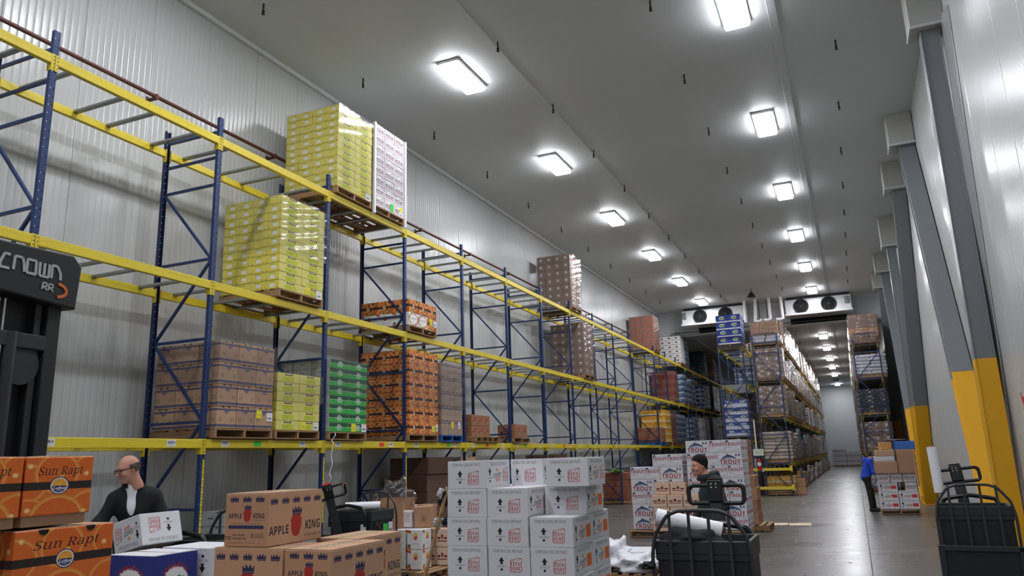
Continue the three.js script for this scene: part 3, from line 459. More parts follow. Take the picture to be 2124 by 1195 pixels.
makeRack({ label: 'right half of the double centre rack, facing the open aisle, full of pallets', x: -2.43, dir: 1, depth: 1.02, posts: CP, levels: CL, top: 6.45 });
makeRack({ label: 'left half of the double centre rack, its near end holding blue cartons', x: -4.86, dir: -1, depth: 1.04, posts: CP.slice(0, 14), levels: LL, top: 6.45, mirror: true });
const RP = []; for (let i = 0; i < 17; i++) RP.push(R4(-35 - 2.52 * i));
const RLV = [1.55, 3.05, 4.6, 6.05];
makeRack({ label: 'tall pallet rack on the right beyond the braces, full of wrapped pallets', x: 0.36, dir: -1, depth: 1.03, posts: RP, levels: RLV, top: 6.3 });
{ // yellow guard rails across the near end of the centre rack
  const t = thing('rack_guard', 'two yellow guard rails across the near end of the centre rack', 'guard rail', [-3.14, 0, -32.4]);
  for (const y of [1.02, 0.3]) { part(t, 'rail', rbox(1.5, 0.11, 0.05, 0.01), yellowSteel, [0, y, 0.06]); part(t, 'rail_bracket', rbox(0.09, 0.22, 0.1, 0.01), yellowSteel, [0.72, y + 0.02, 0.03]); }
}
// ---------------------------------------------------------------- pallets and loads
function palletGroup(into, m, mDark, w = 1.05, d = 1.2) {   // w along z, d along x; boards across z
  const boards = 7, g = rbox(0.1, 0.018, w, 0.003), st = rbox(d, 0.09, 0.038, 0.003);
  for (let k = 0; k < boards; k++) part(into, 'deck_board', g, m[k % m.length], [-d / 2 + 0.05 + (k * (d - 0.1)) / (boards - 1), 0.131, 0]);
  for (const z of [-w / 2 + 0.02, 0, w / 2 - 0.02]) part(into, 'stringer', st, m[0], [0, 0.076, z]);
  for (const x of [-d / 2 + 0.05, -0.25, 0.25, d / 2 - 0.05]) part(into, 'bottom_board', g, mDark, [x, 0.021, 0]);
}
const palletProto = {};
function pallet(pos, ry, label, kind = 'wood', w = 1.05, d = 1.2) {
  const t = thing('wooden_pallet', label, 'pallet', pos, ry);
  palletGroup(t, kind === 'blue' ? [bluePaint] : wood, kind === 'blue' ? bluePaint : wood[1], w, d); return t;
}
function filmGeo(w, h, d, s, amp = 0.008) {
  const nx = Math.max(6, Math.round(w / 0.07)), ny = Math.max(8, Math.round(h / 0.05)), nz = Math.max(6, Math.round(d / 0.07));
  let g = new THREE.BoxGeometry(w, h, d, nx, ny, nz); const p = g.attributes.position, n = g.attributes.normal, keep = [];
  const f = (a, b) => Math.sin(a * 13 + s) * 0.35 + Math.sin(b * 31 + a * 9 + s * 2) * 0.4 + Math.sin(a * 47 - b * 61 + s) * 0.3 + Math.sin(b * 87 + a * 23) * 0.25;
  for (let i = 0; i < p.count; i++) { const q = f(p.getX(i) + p.getZ(i), p.getY(i)) * amp + amp; p.setXYZ(i, p.getX(i) + Math.sign(p.getX(i)) * q * (Math.abs(p.getX(i)) > w / 2 - 1e-4), p.getY(i), p.getZ(i) + Math.sign(p.getZ(i)) * q * (Math.abs(p.getZ(i)) > d / 2 - 1e-4)); }
  const ix = g.index.array; for (let i = 0; i < ix.length; i += 3) { const ny_ = n.getY(ix[i]); if (Math.abs(ny_) < 0.5) keep.push(ix[i], ix[i + 1], ix[i + 2]); }
  g.setIndex(keep); g.deleteAttribute('uv'); g.computeVertexNormals(); return g;
}
function wrapFilm(z0, z1, y0, y1, label, xF = -7.65, depth = 1.17, amp = 0.008) {
  const g = filmGeo(depth + 0.02, y1 - y0, z0 - z1 + 0.02, z0, amp);
  return solo('stretch_film', g, film, label, 'film', rackPos(xF - depth / 2, (y0 + y1) / 2, (z0 + z1) / 2), [0, DEL, 0]);
}
// individual cartons on the wall rack: columns run along z (aisle face) and x (end face)
function stack(o) {
  const { z0, z1, y0, y1, layers, nz, nx, desc, group } = o, xF = o.xF ?? -7.66, depth = o.depth ?? 1.16;
  const w = (z0 - z1) / nz, h = (y1 - y0) / layers, d = depth / nx, g = rbox(R4(d - 0.006), R4(h - 0.004), R4(w - 0.006), 0.006);
  const sh = (z0 - z1) > 0.8;
  for (let k = 0; k < layers; k++) for (let i = 0; i < nz; i++) for (let j = 0; j < nx; j++) {
    if (i !== 0 && j !== 0 && k !== layers - 1) continue;
    if (o.skip && o.skip(i, j, k)) continue;
    const down = layers - 1 - k, col = j === 0 ? (nz === 1 ? 'on the aisle face' : `aisle face, ${NTH[i]} from left`) : i === 0 ? `end face, ${NTH[nx - 1 - j]} from wall` : `${NTH[i]} back, ${NTH[j]} in`;
    const m = o.mats(i, j, k), row = layers === 1 ? 'single row' : `${ORD[down]} row`;
    const c = solo(o.name || 'carton', g, m, `${desc}, ${row}, ${col}`, 'carton', rackPos(xF - d / 2 - j * d + rr(-0.004, 0.004), y0 + h / 2 + k * h, z0 - w / 2 - i * w + rr(-0.002, 0.002)), [0, DEL + rr(-0.006, 0.006), 0], group || o.desc);
    if (o.extra) o.extra(c, i, j, k, d, h, w);
  }
}
const six = (front, side, top) => [front, front, top, top, side, side];
const note = (c, m, w, h, x, y, z, name = 'paper_label') => part(c, name, box(0.001, h, w), m, [x, y, z]);
const slotP = (lv, z0, z1, label, kind) => pallet(rackPos(-7.66 - 0.6, LV[lv] + 0.002, (z0 + z1) / 2), DEL, label, kind, z0 - z1);
{
  // top level: tall yellow load and white load
  let L = LV[2] + 0.145;
  slotP(2, -10.27, -11.33, 'wooden pallet under the tall yellow cartons on the top level');
  stack({ z0: -10.27, z1: -11.33, y0: L, y1: 8.09, layers: 11, nz: 2, nx: 4, desc: 'yellow carton in the top level load', name: 'yellow_carton', mats: () => six(yellowFront, yellowSide[Math.floor(rnd() * 2.4)], yellowTop), extra: (c, i, j, k, d, h, w) => { if (k === 0 && j === 0 && i === 1) { note(c, paperNote, 0.14, 0.13, d / 2 + 0.001, -0.01, -0.14); note(c, yellowNote, 0.12, 0.12, d / 2 + 0.001, 0.01, 0.14); } } });
  wrapFilm(-10.27, -11.33, L + 0.02, 8.1, 'clear glossy stretch film around the tall yellow cartons on the top level');
  slotP(2, -11.38, -12.5, 'dark wooden pallet under the white cartons on the top level');
  stack({ z0: -11.42, z1: -12.48, y0: L, y1: 8.22, layers: 8, nz: 3, nx: 3, desc: 'white carton in the top level load', name: 'white_carton', mats: (i, j, k) => six(kingWhite, kingWhite, whiteCard), extra: (c, i, j, k, d, h, w) => { if (k === 0 && j === 0 && i === 2) { note(c, paperNote, 0.12, 0.1, d / 2 + 0.001, -0.05, -0.06); note(c, yellowNote, 0.1, 0.1, d / 2 + 0.001, 0.05, -0.06); } if (k === 0 && j === 0 && i === 1) note(c, greenNote, 0.12, 0.15, d / 2 + 0.001, 0, -0.08); } });
  wrapFilm(-11.4, -12.5, L + 0.35, 8.23, 'clear stretch film around the white cartons on the top level');
  for (const z of [-11.4, -12.5]) solo('corner_board', rbox(0.05, 1.85, 0.05, 0.004), M({ color: 0xe2e3e6, roughness: 0.6 }), z > -12 ? 'tall white corner board at the left edge of the white load' : 'tall white corner board at the right edge of the white load', 'corner board', rackPos(-7.645, 7.28, z), [0, DEL, 0]);
  // second level yellow
  L = LV[1] + 0.145;
  slotP(1, -8.88, -9.95, 'wooden pallet under the yellow cartons on the second level');
  stack({ z0: -8.88, z1: -9.95, y0: L, y1: 5.93, layers: 11, nz: 2, nx: 4, desc: 'yellow carton in the second level load', name: 'yellow_carton', mats: () => six(yellowFront, yellowSide[Math.floor(rnd() * 2.3)], yellowTop), extra: (c, i, j, k, d, h) => { if (k === 0 && j === 0 && i === 1) { note(c, paperNote, 0.13, 0.13, d / 2 + 0.001, -0.01, -0.16); note(c, yellowNote, 0.12, 0.12, d / 2 + 0.001, 0.01, 0.12); } } });
  wrapFilm(-8.88, -9.95, L + 0.62, 5.94, 'clear stretch film around the yellow cartons on the second level', -7.65, 1.17, 0.012);
  // first level
  L = LV[0] + 0.145;
  slotP(0, -7.74, -8.86, 'wooden pallet under the brown banded cartons on the first level');
  stack({ z0: -7.76, z1: -8.84, y0: L, y1: 3.47, layers: 4, nz: 3, nx: 3, desc: 'brown blue banded carton near camera', name: 'banded_carton', mats: (i, j, k) => six(bandBox[(i + k) % 2], bandBox[(j + k) % 2], kraft[1]), extra: (c, i, j, k, d, h) => { if (k === 0 && j === 0 && i === 2) { note(c, paperNote, 0.12, 0.12, d / 2 + 0.001, 0.03, -0.12); note(c, yellowNote, 0.11, 0.11, d / 2 + 0.001, 0.06, 0.1); } } });
  wrapFilm(-7.74, -8.86, L + 0.6, 3.49, 'clear wrinkled stretch film around the upper brown banded cartons', -7.65, 1.17, 0.012);
  slotP(0, -8.92, -9.95, 'wooden pallet under the short yellow load on the first level');
  stack({ z0: -8.93, z1: -9.94, y0: L, y1: 3.14, layers: 6, nz: 2, nx: 3, depth: 0.9, desc: 'yellow carton in the low load', name: 'yellow_carton', mats: () => six(yellowFront, yellowSide[2], yellowTop), extra: (c, i, j, k, d, h) => { if (k === 0 && j === 0 && i === 1) { note(c, paperNote, 0.12, 0.12, d / 2 + 0.001, 0, -0.16); note(c, yellowNote, 0.12, 0.12, d / 2 + 0.001, 0, 0.14); } } });
  wrapFilm(-8.92, -9.95, L + 0.42, 3.15, 'clear shiny stretch film around the short yellow load', -7.65, 0.91, 0.012);
  slotP(0, -10.19, -11.25, 'wooden pallet under the green cartons on the first level');
  stack({ z0: -10.19, z1: -11.25, y0: L, y1: 3.48, layers: 8, nz: 2, nx: 3, desc: 'green carton with round white emblem', name: 'green_carton', mats: () => six(greenFront, greySide, whiteCard), extra: (c, i, j, k, d, h) => { if (k === 0 && j === 0 && i === 1) { note(c, paperNote, 0.14, 0.13, d / 2 + 0.001, 0, -0.18); note(c, yellowNote, 0.13, 0.13, d / 2 + 0.001, 0, 0.12); } } });
  wrapFilm(-10.19, -11.25, L + 0.62, 3.49, 'clear stretch film around the upper green cartons', -7.65, 1.17, 0.01);
  slotP(0, -12.66, -13.83, 'wooden pallet under the tall orange citrus load on the first level');
  stack({ z0: -12.68, z1: -13.84, y0: L, y1: 3.93, layers: 6, nz: 3, nx: 3, desc: 'orange citrus carton in the tall load', name: 'citrus_carton', mats: () => six(citrusFar[0], citrusFar[1], kraft[0]), extra: (c, i, j, k, d, h) => { if (k === 0 && j === 0 && i === 2) { note(c, paperNote, 0.09, 0.13, d / 2 + 0.001, 0, -0.12); note(c, yellowNote, 0.13, 0.12, d / 2 + 0.001, -0.02, 0.02); } } });
  wrapFilm(-12.66, -13.85, L + 0.5, 3.75, 'clear stretch film around the tall orange citrus load', -7.65, 1.17, 0.012);
  slotP(0, -13.98, -14.93, 'blue painted pallet under the grey wrapped brown cartons', 'blue');
  stack({ z0: -13.98, z1: -14.92, y0: L, y1: 3.8, layers: 5, nz: 3, nx: 3, desc: 'brown carton on blue pallet', name: 'banded_carton', mats: () => six(greyBand, greyBand, kraft[1]), extra: (c, i, j, k, d, h) => { if (k === 0 && j === 0 && i > 0) note(c, i === 2 ? paperNote : yellowNote, 0.1, 0.13, d / 2 + 0.001, 0.06, 0); } });
  wrapFilm(-13.97, -14.94, L + 0.55, 3.82, 'clear stretch film around brown cartons on the blue pallet', -7.65, 1.17, 0.012);
  // second level orange part load
  L = LV[1] + 0.145;
  slotP(1, -12.68, -13.8, 'wooden pallet under the short orange citrus load on the second level');
  stack({ z0: -12.68, z1: -13.8, y0: L, y1: 4.95, layers: 2, nz: 3, nx: 3, desc: 'citrus carton in the short load', name: 'citrus_carton', mats: (i, j, k) => (k === 0 && (i === 0 || i === 1) && j === 0 ? six(bloom, fruitWhite, whiteCard) : k === 0 && i === 0 ? six(fruitWhite, fruitWhite, whiteCard) : six(citrusFar[0], citrusFar[0], kraft[2])), extra: (c, i, j, k, d, h) => { if (k === 0 && j === 0 && i === 2) { note(c, paperNote, 0.12, 0.13, d / 2 + 0.001, 0.02, -0.11); note(c, yellowNote, 0.12, 0.12, d / 2 + 0.001, 0.04, 0.05); } } });
  // small cartons, first level
  L = LV[0] + 0.145;
  slotP(0, -15.6, -16.85, 'wooden pallet under small brown cartons on the first level'); slotP(0, -17.75, -18.8, 'wooden pallet under one stack of small brown cartons');
  stack({ z0: -15.75, z1: -16.75, y0: L, y1: 2.79, layers: 2, nz: 3, nx: 2, depth: 0.8, xF: -7.85, desc: 'small brown carton with red print', name: 'printed_carton', mats: () => six(smallRed, smallRed, kraft[0]) });
  stack({ z0: -17.85, z1: -18.65, y0: L, y1: 2.62, layers: 1, nz: 2, nx: 1, depth: 0.5, desc: 'small open brown carton right of the post', name: 'printed_carton', mats: () => six(smallRed, smallRed, kraft[1]) });
  // brown loads farther along
  slotP(2, -22.75, -23.82, 'wooden pallet under the brown load on the top level');
  stack({ z0: -22.8, z1: -23.8, y0: LV[2] + 0.145, y1: 8.3, layers: 7, nz: 2, nx: 4, desc: 'brown white labelled carton on top level', name: 'labelled_carton', mats: () => six(labelBrown, labelBrown, kraft[1]) });
  wrapFilm(-22.78, -23.82, LV[2] + 0.16, 8.32, 'bright wrinkled film around the brown load on the top level', -7.65, 1.17, 0.016);
  slotP(1, -23.85, -24.95, 'wooden pallet under the brown load on the second level');
  stack({ z0: -23.87, z1: -24.9, y0: LV[1] + 0.145, y1: 6.15, layers: 7, nz: 2, nx: 4, desc: 'brown white labelled carton on second level', name: 'labelled_carton', mats: () => six(labelBrown, labelBrown, kraft[1]) });
  wrapFilm(-23.85, -24.92, LV[1] + 0.16, 6.17, 'bright wrinkled film around the brown load on the second level', -7.65, 1.17, 0.016);
  // bay before the wide bay
  slotP(2, -34.6, -35.68, 'wooden pallet under the red printed brown load on the top level');
  stack({ z0: -34.6, z1: -35.66, y0: LV[2] + 0.145, y1: 8.13, layers: 6, nz: 2, nx: 4, desc: 'brown red printed carton on top level', name: 'printed_carton', mats: () => six(redDots, redDots, kraft[0]) });
  wrapFilm(-34.58, -35.68, LV[2] + 0.16, 8.15, 'clear film around the red printed brown load on the top level');
  slotP(2, -40.85, -42.03, 'wooden pallet under the white marked cartons on the top level');
  stack({ z0: -40.87, z1: -42.0, y0: LV[2] + 0.145, y1: 8.0, layers: 6, nz: 2, nx: 3, desc: 'white dark marked carton on top level', name: 'white_carton', mats: () => six(whiteCard, whiteMark, whiteCard) });
  slotP(0, -35.7, -36.9, 'wooden pallet under the golden yellow cartons on the first level');
  stack({ z0: -35.7, z1: -36.9, y0: L, y1: 3.79, layers: 5, nz: 2, nx: 3, desc: 'golden yellow carton with white band', name: 'yellow_carton', mats: () => six(orangeYellow, orangeYellow, kraft[2]) });
  slotP(0, -34.62, -35.6, 'blue pallet under orange brown cartons before the golden load', 'blue');
  stack({ z0: -34.62, z1: -35.55, y0: L, y1: 2.95, layers: 2, nz: 2, nx: 3, desc: 'orange brown printed carton beside golden load', name: 'printed_carton', mats: () => six(smallRed, smallRed, kraft[0]) });
}
// whole wrapped loads, far from the camera
const palletMerged = merge([...[-0.52, -0.35, -0.17, 0, 0.17, 0.35, 0.52].map((x) => moved(box(0.1, 0.018, 1.05), x, 0.131, 0)), ...[-0.5, 0, 0.5].map((z) => moved(box(1.14, 0.09, 0.038), 0, 0.076, z)), ...[-0.52, -0.2, 0.2, 0.52].map((x) => moved(box(0.1, 0.02, 1.05), x, 0.021, 0))]);
function layerGeo(nx, nz, h, w = 1.04, d = 1.14) {
  return memo(`lay${nx},${nz},${R4(h)},${w},${d}`, () => { const l = []; for (let i = 0; i < nx; i++) for (let j = 0; j < nz; j++) { if (i > 0 && i < nx - 1 && j > 0 && j < nz - 1) continue; l.push(moved(box(d / nx - 0.008, h - 0.006, w / nz - 0.008), -d / 2 + (i + 0.5) * (d / nx), h / 2, -w / 2 + (j + 0.5) * (w / nz))); } return merge(l); });
}
function sackLayer(h, s) {
  return memo(`sack${R4(h)},${s}`, () => { const l = []; for (const [x, z, w, d] of [[-0.29, -0.26, 0.58, 0.54], [0.29, -0.26, 0.58, 0.54], [-0.29, 0.27, 0.58, 0.54], [0.29, 0.27, 0.58, 0.54]]) l.push(moved(new RoundedBoxGeometry(w + rr(-0.02, 0.05), h * 1.02, d + rr(-0.02, 0.04), 2, h * 0.46), x + rr(-0.02, 0.02), h / 2, z + rr(-0.02, 0.02))); return merge(l); });
}
const sackMat = M({ map: noiseTex(128, 128, '#cfd0d8', 0.1, 40), roughness: 0.6 }), tanSack = M({ map: noiseTex(128, 128, '#b9a898', 0.12, 40), roughness: 0.6 }), darkMat = M({ color: 0x2a2c31, roughness: 0.5 });
const KIND = {
  brown: [0.27, [farKraft, kraft[1], farKraft], 3, 2, 'brown cartons'], label: [0.3, [labelBrown], 3, 2, 'labelled brown cartons'], white: [0.25, [whiteCard, kingWhite], 3, 3, 'white cartons'], blue: [0.3, [blueFruit], 3, 2, 'blue fruit cartons'], bluewhite: [0.28, [blueWhite], 3, 2, 'blue and white cartons'],
  bluegrey: [0.3, [blueGrey], 3, 3, 'blue grey cartons'], sack: [0.14, [sackMat], 0, 0, 'white sacks'], tan: [0.13, [tanSack], 0, 0, 'tan paper sacks'], dark: [0.3, [darkMat], 2, 2, 'dark cartons'], red: [0.2, [redDots, M({ color: 0x9a4a40, roughness: 0.8 })], 3, 3, 'reddish cartons'], teal: [0.4, [tealBox], 2, 2, 'dark teal cartons'], yellow: [0.25, [orangeYellow], 3, 2, 'yellow cartons'], mark: [0.28, [whiteMark], 3, 2, 'white marked cartons'],
};
const loadProto = new Map();
function unitLoad(kind, H, where, pos, ry = 0, wrapped = true, group = 'wrapped pallet loads on the far racks', w = 1) {
  const [lh, mats, nx, nz, words] = KIND[kind], n = Math.max(1, Math.round(H / lh)), h = H / n, key = `${kind}${n}${R4(H)}${wrapped}`;
  let t = loadProto.get(key);
  if (!t) {
    t = new THREE.Group();
    part(t, 'pallet', palletMerged, wood[0]).userData.kind = 'stuff';
    for (let k = 0; k < n; k++) part(t, nx ? 'carton_layer' : 'sack_layer', nx ? layerGeo(nx, nz, h) : sackLayer(h, k % 3), mats[k % mats.length], [rr(-0.01, 0.01), 0.142 + k * h, rr(-0.01, 0.01)], [0, (k % 2) * PI, 0]).userData.kind = 'stuff';
    if (wrapped) part(t, 'film', memo(`film${R4(H)}`, () => moved(filmGeo(1.17, H - 0.02, 1.07, H * 7, 0.014), 0, 0.15 + H / 2, 0)), film);
    loadProto.set(key, t);
  } else t = t.clone();
  t.name = numbered('pallet_load'); t.position.set(...pos); t.rotation.y = ry; if (w !== 1) t.scale.z = w; scene.add(t);
  return tag(t, `${wrapped ? 'wrapped ' : ''}pallet of ${words} ${where}`, 'pallet load', group);
}
{
  const at = (lv, z) => rackPos(-7.66 - 0.6, LV[lv] + 0.003, z);
  const far = [[2, -42.79, 'bluegrey', 1.4], [2, -49.03, 'teal', 1.42], [2, -52.9, 'brown', 1.45], [2, -55.4, 'white', 1.4], [1, -38.95, 'red', 1.45], [1, -41.47, 'bluegrey', 1.5], [1, -42.79, 'bluegrey', 1.2], [1, -43.99, 'bluegrey', 1.45], [1, -47.83, 'bluewhite', 1.3], [1, -49.03, 'bluegrey', 1.45], [1, -51.55, 'dark', 1.6], [1, -52.87, 'brown', 1.5], [0, -37.75, 'red', 1.4], [0, -38.95, 'bluegrey', 1.4], [0, -40.27, 'bluegrey', 1.4], [0, -42.79, 'bluewhite', 1.4], [0, -43.99, 'bluegrey', 1.45], [0, -46.51, 'white', 1.45], [0, -47.83, 'red', 1.5], [0, -50.35, 'dark', 1.6], [0, -51.55, 'brown', 1.5]];
  const lvName = ['first', 'second', 'top'], per = [[], [], []]; far.forEach((f) => per[f[0]].push(f));
  per.forEach((row, lv) => row.forEach(([, z, k, H], i) => { unitLoad(k, H, `on wall rack ${lvName[lv]} level, ${NTH[i]} toward the bulkhead`, at(lv, z), DEL); }));
  // centre rack, aisle half
  const xr = -2.43 - 0.5;
  const first = { 3: ['sack', 0.3, 'brown', 0.58], 2: ['label', 1.22], 1: ['label', 1.15], 0: ['tan', 1.1] };
  const pick = { 3: ['brown', 'dark', 'brown', 'label', 'tan', 'brown'], 2: ['label', 'white', 'tan', 'brown', 'dark', 'dark'], 1: ['label', 'brown', 'tan', 'white', 'dark', 'brown'], 0: ['tan', 'tan', 'brown', 'label', 'dark', 'bluegrey'], '-1': ['white', 'brown', 'tan', 'yellow', 'brown', 'label'] };
  const nm = { 3: 'top', 2: 'third', 1: 'second', 0: 'first', '-1': 'floor' };
  for (let s = 0; s < 34; s++) for (const lv of [3, 2, 1, 0, -1]) {
    const z = R4(-33.13 - 1.26 * s), y = lv < 0 ? 0.002 : CL[lv] + 0.003, f = s === 0 && first[lv], max = lv === 3 ? 1.5 : lv === 2 ? 1.2 : lv < 0 ? 0.85 : lv === 0 ? 1.3 : 1.2;
    if (!f && s > 3 && rnd() < 0.16) continue;
    if (s === 1 && lv === 3) continue;
    const k = f ? f[0] : pick[lv][Math.floor(rnd() * 6)], H = f ? f[1] : R4(Math.round((max * rr(0.55, 1)) * 10) / 10);
    const where = s ? `on centre rack aisle side, ${nm[lv]} level, ${nth(s)} back` : `at the near end of the centre rack, ${nm[lv]} level`;
    unitLoad(k, H, where, [xr + 0.02, y, z], 0, true, `far ${KIND[k][4]} on centre rack ${nm[lv]} level`);
    if (f && f[2]) { solo('stretch_film', filmGeo(1.1, 0.58, 1.0, 3, 0.014), film, 'shiny film round the brown block atop the white sacks on centre rack', 'film', [xr, y + 0.15 + f[1] + 0.29, z]); const b = thing('brown_block', 'block of brown cartons atop the white sacks on the centre rack', 'cartons', [xr, y + 0.146 + f[1], z]); for (let q = 0; q < 2; q++) part(b, 'carton_layer', layerGeo(3, 2, 0.28, 0.98, 1.06), kraft[1], [0, q * 0.282, 0]).userData.kind = 'stuff'; }
  }
  // centre rack, wall half
  const xl = -4.34;
  for (const [lv, y, k, H, w] of [['top', 6.05, 'blue', 1.25, false], ['lowest', 2.2, 'bluewhite', 1.5, true]]) for (let s = 0; s < 2; s++) if (!(lv === 'top' && s)) unitLoad(k, H, `in centre rack left half, ${lv} level, ${NTH[s]}`, [xl, y + 0.003, -33.15 - 1.2 * s], PI / 2, w, undefined, 0.97);
  unitLoad('white', 1.3, 'under the lowest shelf of the centre rack wall half', [xl, 0.002, -33.2]);
  for (let s = 4; s < 20; s++) for (const [lv, y] of [['top', 6.05], ['middle', 4.5], ['lowest', 2.2]]) if (rnd() < 0.6) unitLoad(['white', 'brown', 'bluegrey'][Math.floor(rnd() * 3)], R4(Math.round(rr(0.8, 1.2) * 10) / 10), `deep in centre rack left half, ${lv} level, ${nth(s)} back`, [xl, y + 0.003, -33.15 - 1.26 * s], 0, true, `deep loads in the centre rack wall half, ${lv} level`);
  // right rack
  const xq = 0.36 + 0.52, rfirst = { 3: ['brown', 1.12], 2: ['sack', 0.85], 1: ['dark', 0.95], 0: ['label', 1.1], '-1': ['white', 0.9] }, rn = { 3: 'top', 2: 'third', 1: 'second', 0: 'first', '-1': 'floor' };
  for (let s = 0; s < 30; s++) for (const lv of [3, 2, 1, 0, -1]) {
    const y = lv < 0 ? 0.002 : RLV[lv] + 0.003, f = s === 0 && rfirst[lv]; if (!f && rnd() < 0.12) continue;
    const k = f ? f[0] : ['brown', 'label', 'tan', 'label', 'brown', 'dark'][Math.floor(rnd() * 6)], H = f ? f[1] : R4(Math.round((lv === 3 ? 1.3 : 1.15) * rr(0.7, 1) * 10) / 10);
    unitLoad(k, H, s === 0 ? `at the near end of the right rack, ${rn[lv]} level` : `on the right rack, ${rn[lv]} level, ${nth(s)} back`, [xq + (f && lv === 2 ? 0.1 : 0), y, -35.63 - 1.26 * s], 0, true, `far ${KIND[k][4]} on right rack ${rn[lv]} level`);
  }
  for (const [x, z, H] of [[-1.55, -82.3, 1.5], [-0.35, -82.3, 1.25]]) unitLoad('white', H, x < -1 ? 'on the floor at the end wall, left of two' : 'on the floor at the end wall, right of two', [x, 0.002, z]);
}

// ---------------------------------------------------------------- foreground cartons
function flapTop(t, w, h, d, m, tapeDir) {              // closed lid: two flaps meeting at a seam, and tape
  const along = tapeDir === 'x';
  for (const s of [-1, 1]) part(t, 'flap', rbox(along ? w - 0.004 : w / 2 - 0.0025, 0.004, along ? d / 2 - 0.0025 : d - 0.004, 0.001), m, [along ? 0 : s * w / 4, h + 0.002, along ? s * d / 4 : 0]);
  part(t, 'tape', rbox(along ? w - 0.02 : 0.05, 0.0015, along ? 0.05 : d - 0.02, 0.0005), tapeMat, [0, h + 0.0045, 0]);
}
const tapeMat = new THREE.MeshPhysicalMaterial({ color: 0xd8c8b4, roughness: 0.18, clearcoat: 0.6 });
function bigCarton(name, label, group, w, h, d, mats, topMat, pos, rot = [0, 0, 0], tapeDir = 'x') {
  const t = thing(name, label, 'carton', pos, 0, group); t.rotation.set(...rot);
  part(t, 'carton_body', rbox(w, h, d, 0.006, 2), mats, [0, h / 2, 0]); flapTop(t, w, h, d, topMat, tapeDir); return t;
}
// orange citrus cartons, nearest at the left
{
  const lid = (name, label, w, h, d, mats, pos, ry = 0) => {
    const t = thing(name, label, 'carton', pos, ry, 'orange citrus cartons in the left foreground');
    if (w < 0.3) for (const a of [-0.1, 0.1]) part(t, 'finger_hole', moved(new THREE.CylinderGeometry(0.02, 0.02, 0.003, 16, 1, false, 0, PI), 0, 0, 0, 0, 0, -PI / 2), holeMat, [w / 2 + 0.0005, h * 1.005, a], [0, 0, 0]);
    part(t, 'tray', rbox(w - 0.02, h, d - 0.02, 0.005), kraft[0], [0, h / 2, 0]);
    part(t, 'lid', rbox(w, h * 0.86, d, 0.006, 2), mats, [0, h * 0.58, 0]);
    for (const s of [-1, 1]) part(t, 'flap', rbox(w - 0.01, 0.004, d / 2 - 0.004, 0.001), kraft[2], [0, h * 1.012, s * d / 4], [s * 0.02, 0, 0]);
    part(t, 'tape', rbox(w * 0.96, 0.0015, 0.05, 0.0005), tapeMat, [0, h * 1.012 + 0.004, 0]);
    return t;
  };
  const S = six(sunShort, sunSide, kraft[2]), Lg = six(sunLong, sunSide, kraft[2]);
  lid('citrus_carton', 'upper orange citrus carton with full Sun Rapt print, at the left', 0.42, 0.26, 0.285, S, [-3.11, 1.572, -2.083]);
  lid('citrus_carton', 'upper orange citrus carton cut off by the left picture edge', 0.42, 0.26, 0.285, S, [-3.11, 1.572, -1.79]);
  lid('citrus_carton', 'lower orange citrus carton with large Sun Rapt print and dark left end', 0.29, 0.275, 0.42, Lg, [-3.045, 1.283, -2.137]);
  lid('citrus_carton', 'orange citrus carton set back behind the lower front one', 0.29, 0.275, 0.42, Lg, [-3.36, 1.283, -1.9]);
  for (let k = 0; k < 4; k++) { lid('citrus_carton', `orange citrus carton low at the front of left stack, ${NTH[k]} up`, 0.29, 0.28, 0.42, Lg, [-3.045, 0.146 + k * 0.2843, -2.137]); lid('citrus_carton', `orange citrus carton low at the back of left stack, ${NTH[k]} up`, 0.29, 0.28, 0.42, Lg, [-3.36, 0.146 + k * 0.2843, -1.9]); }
  pallet([-3.2, 0, -2.05], 0, 'wooden pallet beneath the orange citrus cartons in the left foreground', 'wood', 1.05, 1.0);
}
// apple cartons
{
  const A = [appleLong, appleLong, kraftTop, kraft[0], appleShort, appleShort], B = [appleShort, appleShort, kraftTop, kraft[0], appleLong, appleLong];
  const g = 'brown apple cartons in the foreground';
  bigCarton('apple_carton', 'topmost brown apple carton, alone above two lower ones', g, 0.32, 0.293, 0.485, A, kraftTop, [-3.26, 1.325, -3.75], [0, 0, 0], 'z');
  bigCarton('apple_carton', 'lower brown apple carton at the right, its long side toward the aisle', g, 0.32, 0.293, 0.505, A, kraftTop, [-2.795, 1.025, -3.74], [0, 0, 0], 'z');
  bigCarton('apple_carton', 'lower brown apple carton at the left, long side toward the camera', g, 0.5, 0.293, 0.32, B, kraftTop, [-3.22, 1.025, -3.65], [0, 0, 0], 'x');
  bigCarton('apple_carton', 'lower brown apple carton set back behind the front two', g, 0.32, 0.293, 0.485, A, kraftTop, [-3.0, 1.025, -4.26], [0, 0, 0], 'z');
  for (let k = 0; k < 3; k++) { bigCarton('apple_carton', `brown apple carton low at the right of the stack, ${NTH[k]} up`, g, 0.32, 0.285, 0.5, A, kraftTop, [-2.795, 0.146 + k * 0.292, -3.74], [0, 0, 0], 'z'); bigCarton('apple_carton', `brown apple carton low at the left of the stack, ${NTH[k]} up`, g, 0.5, 0.285, 0.32, B, kraftTop, [-3.22, 0.146 + k * 0.292, -3.65]); bigCarton('apple_carton', `brown apple carton low at the stack back, ${NTH[k]} up`, g, 0.32, 0.285, 0.485, A, kraftTop, [-3.0, 0.146 + k * 0.292, -4.26], [0, 0, 0], 'z'); }
  pallet([-3.08, 0, -3.98], 0, 'wooden pallet beneath the brown apple cartons', 'wood', 1.15, 1.0);
}
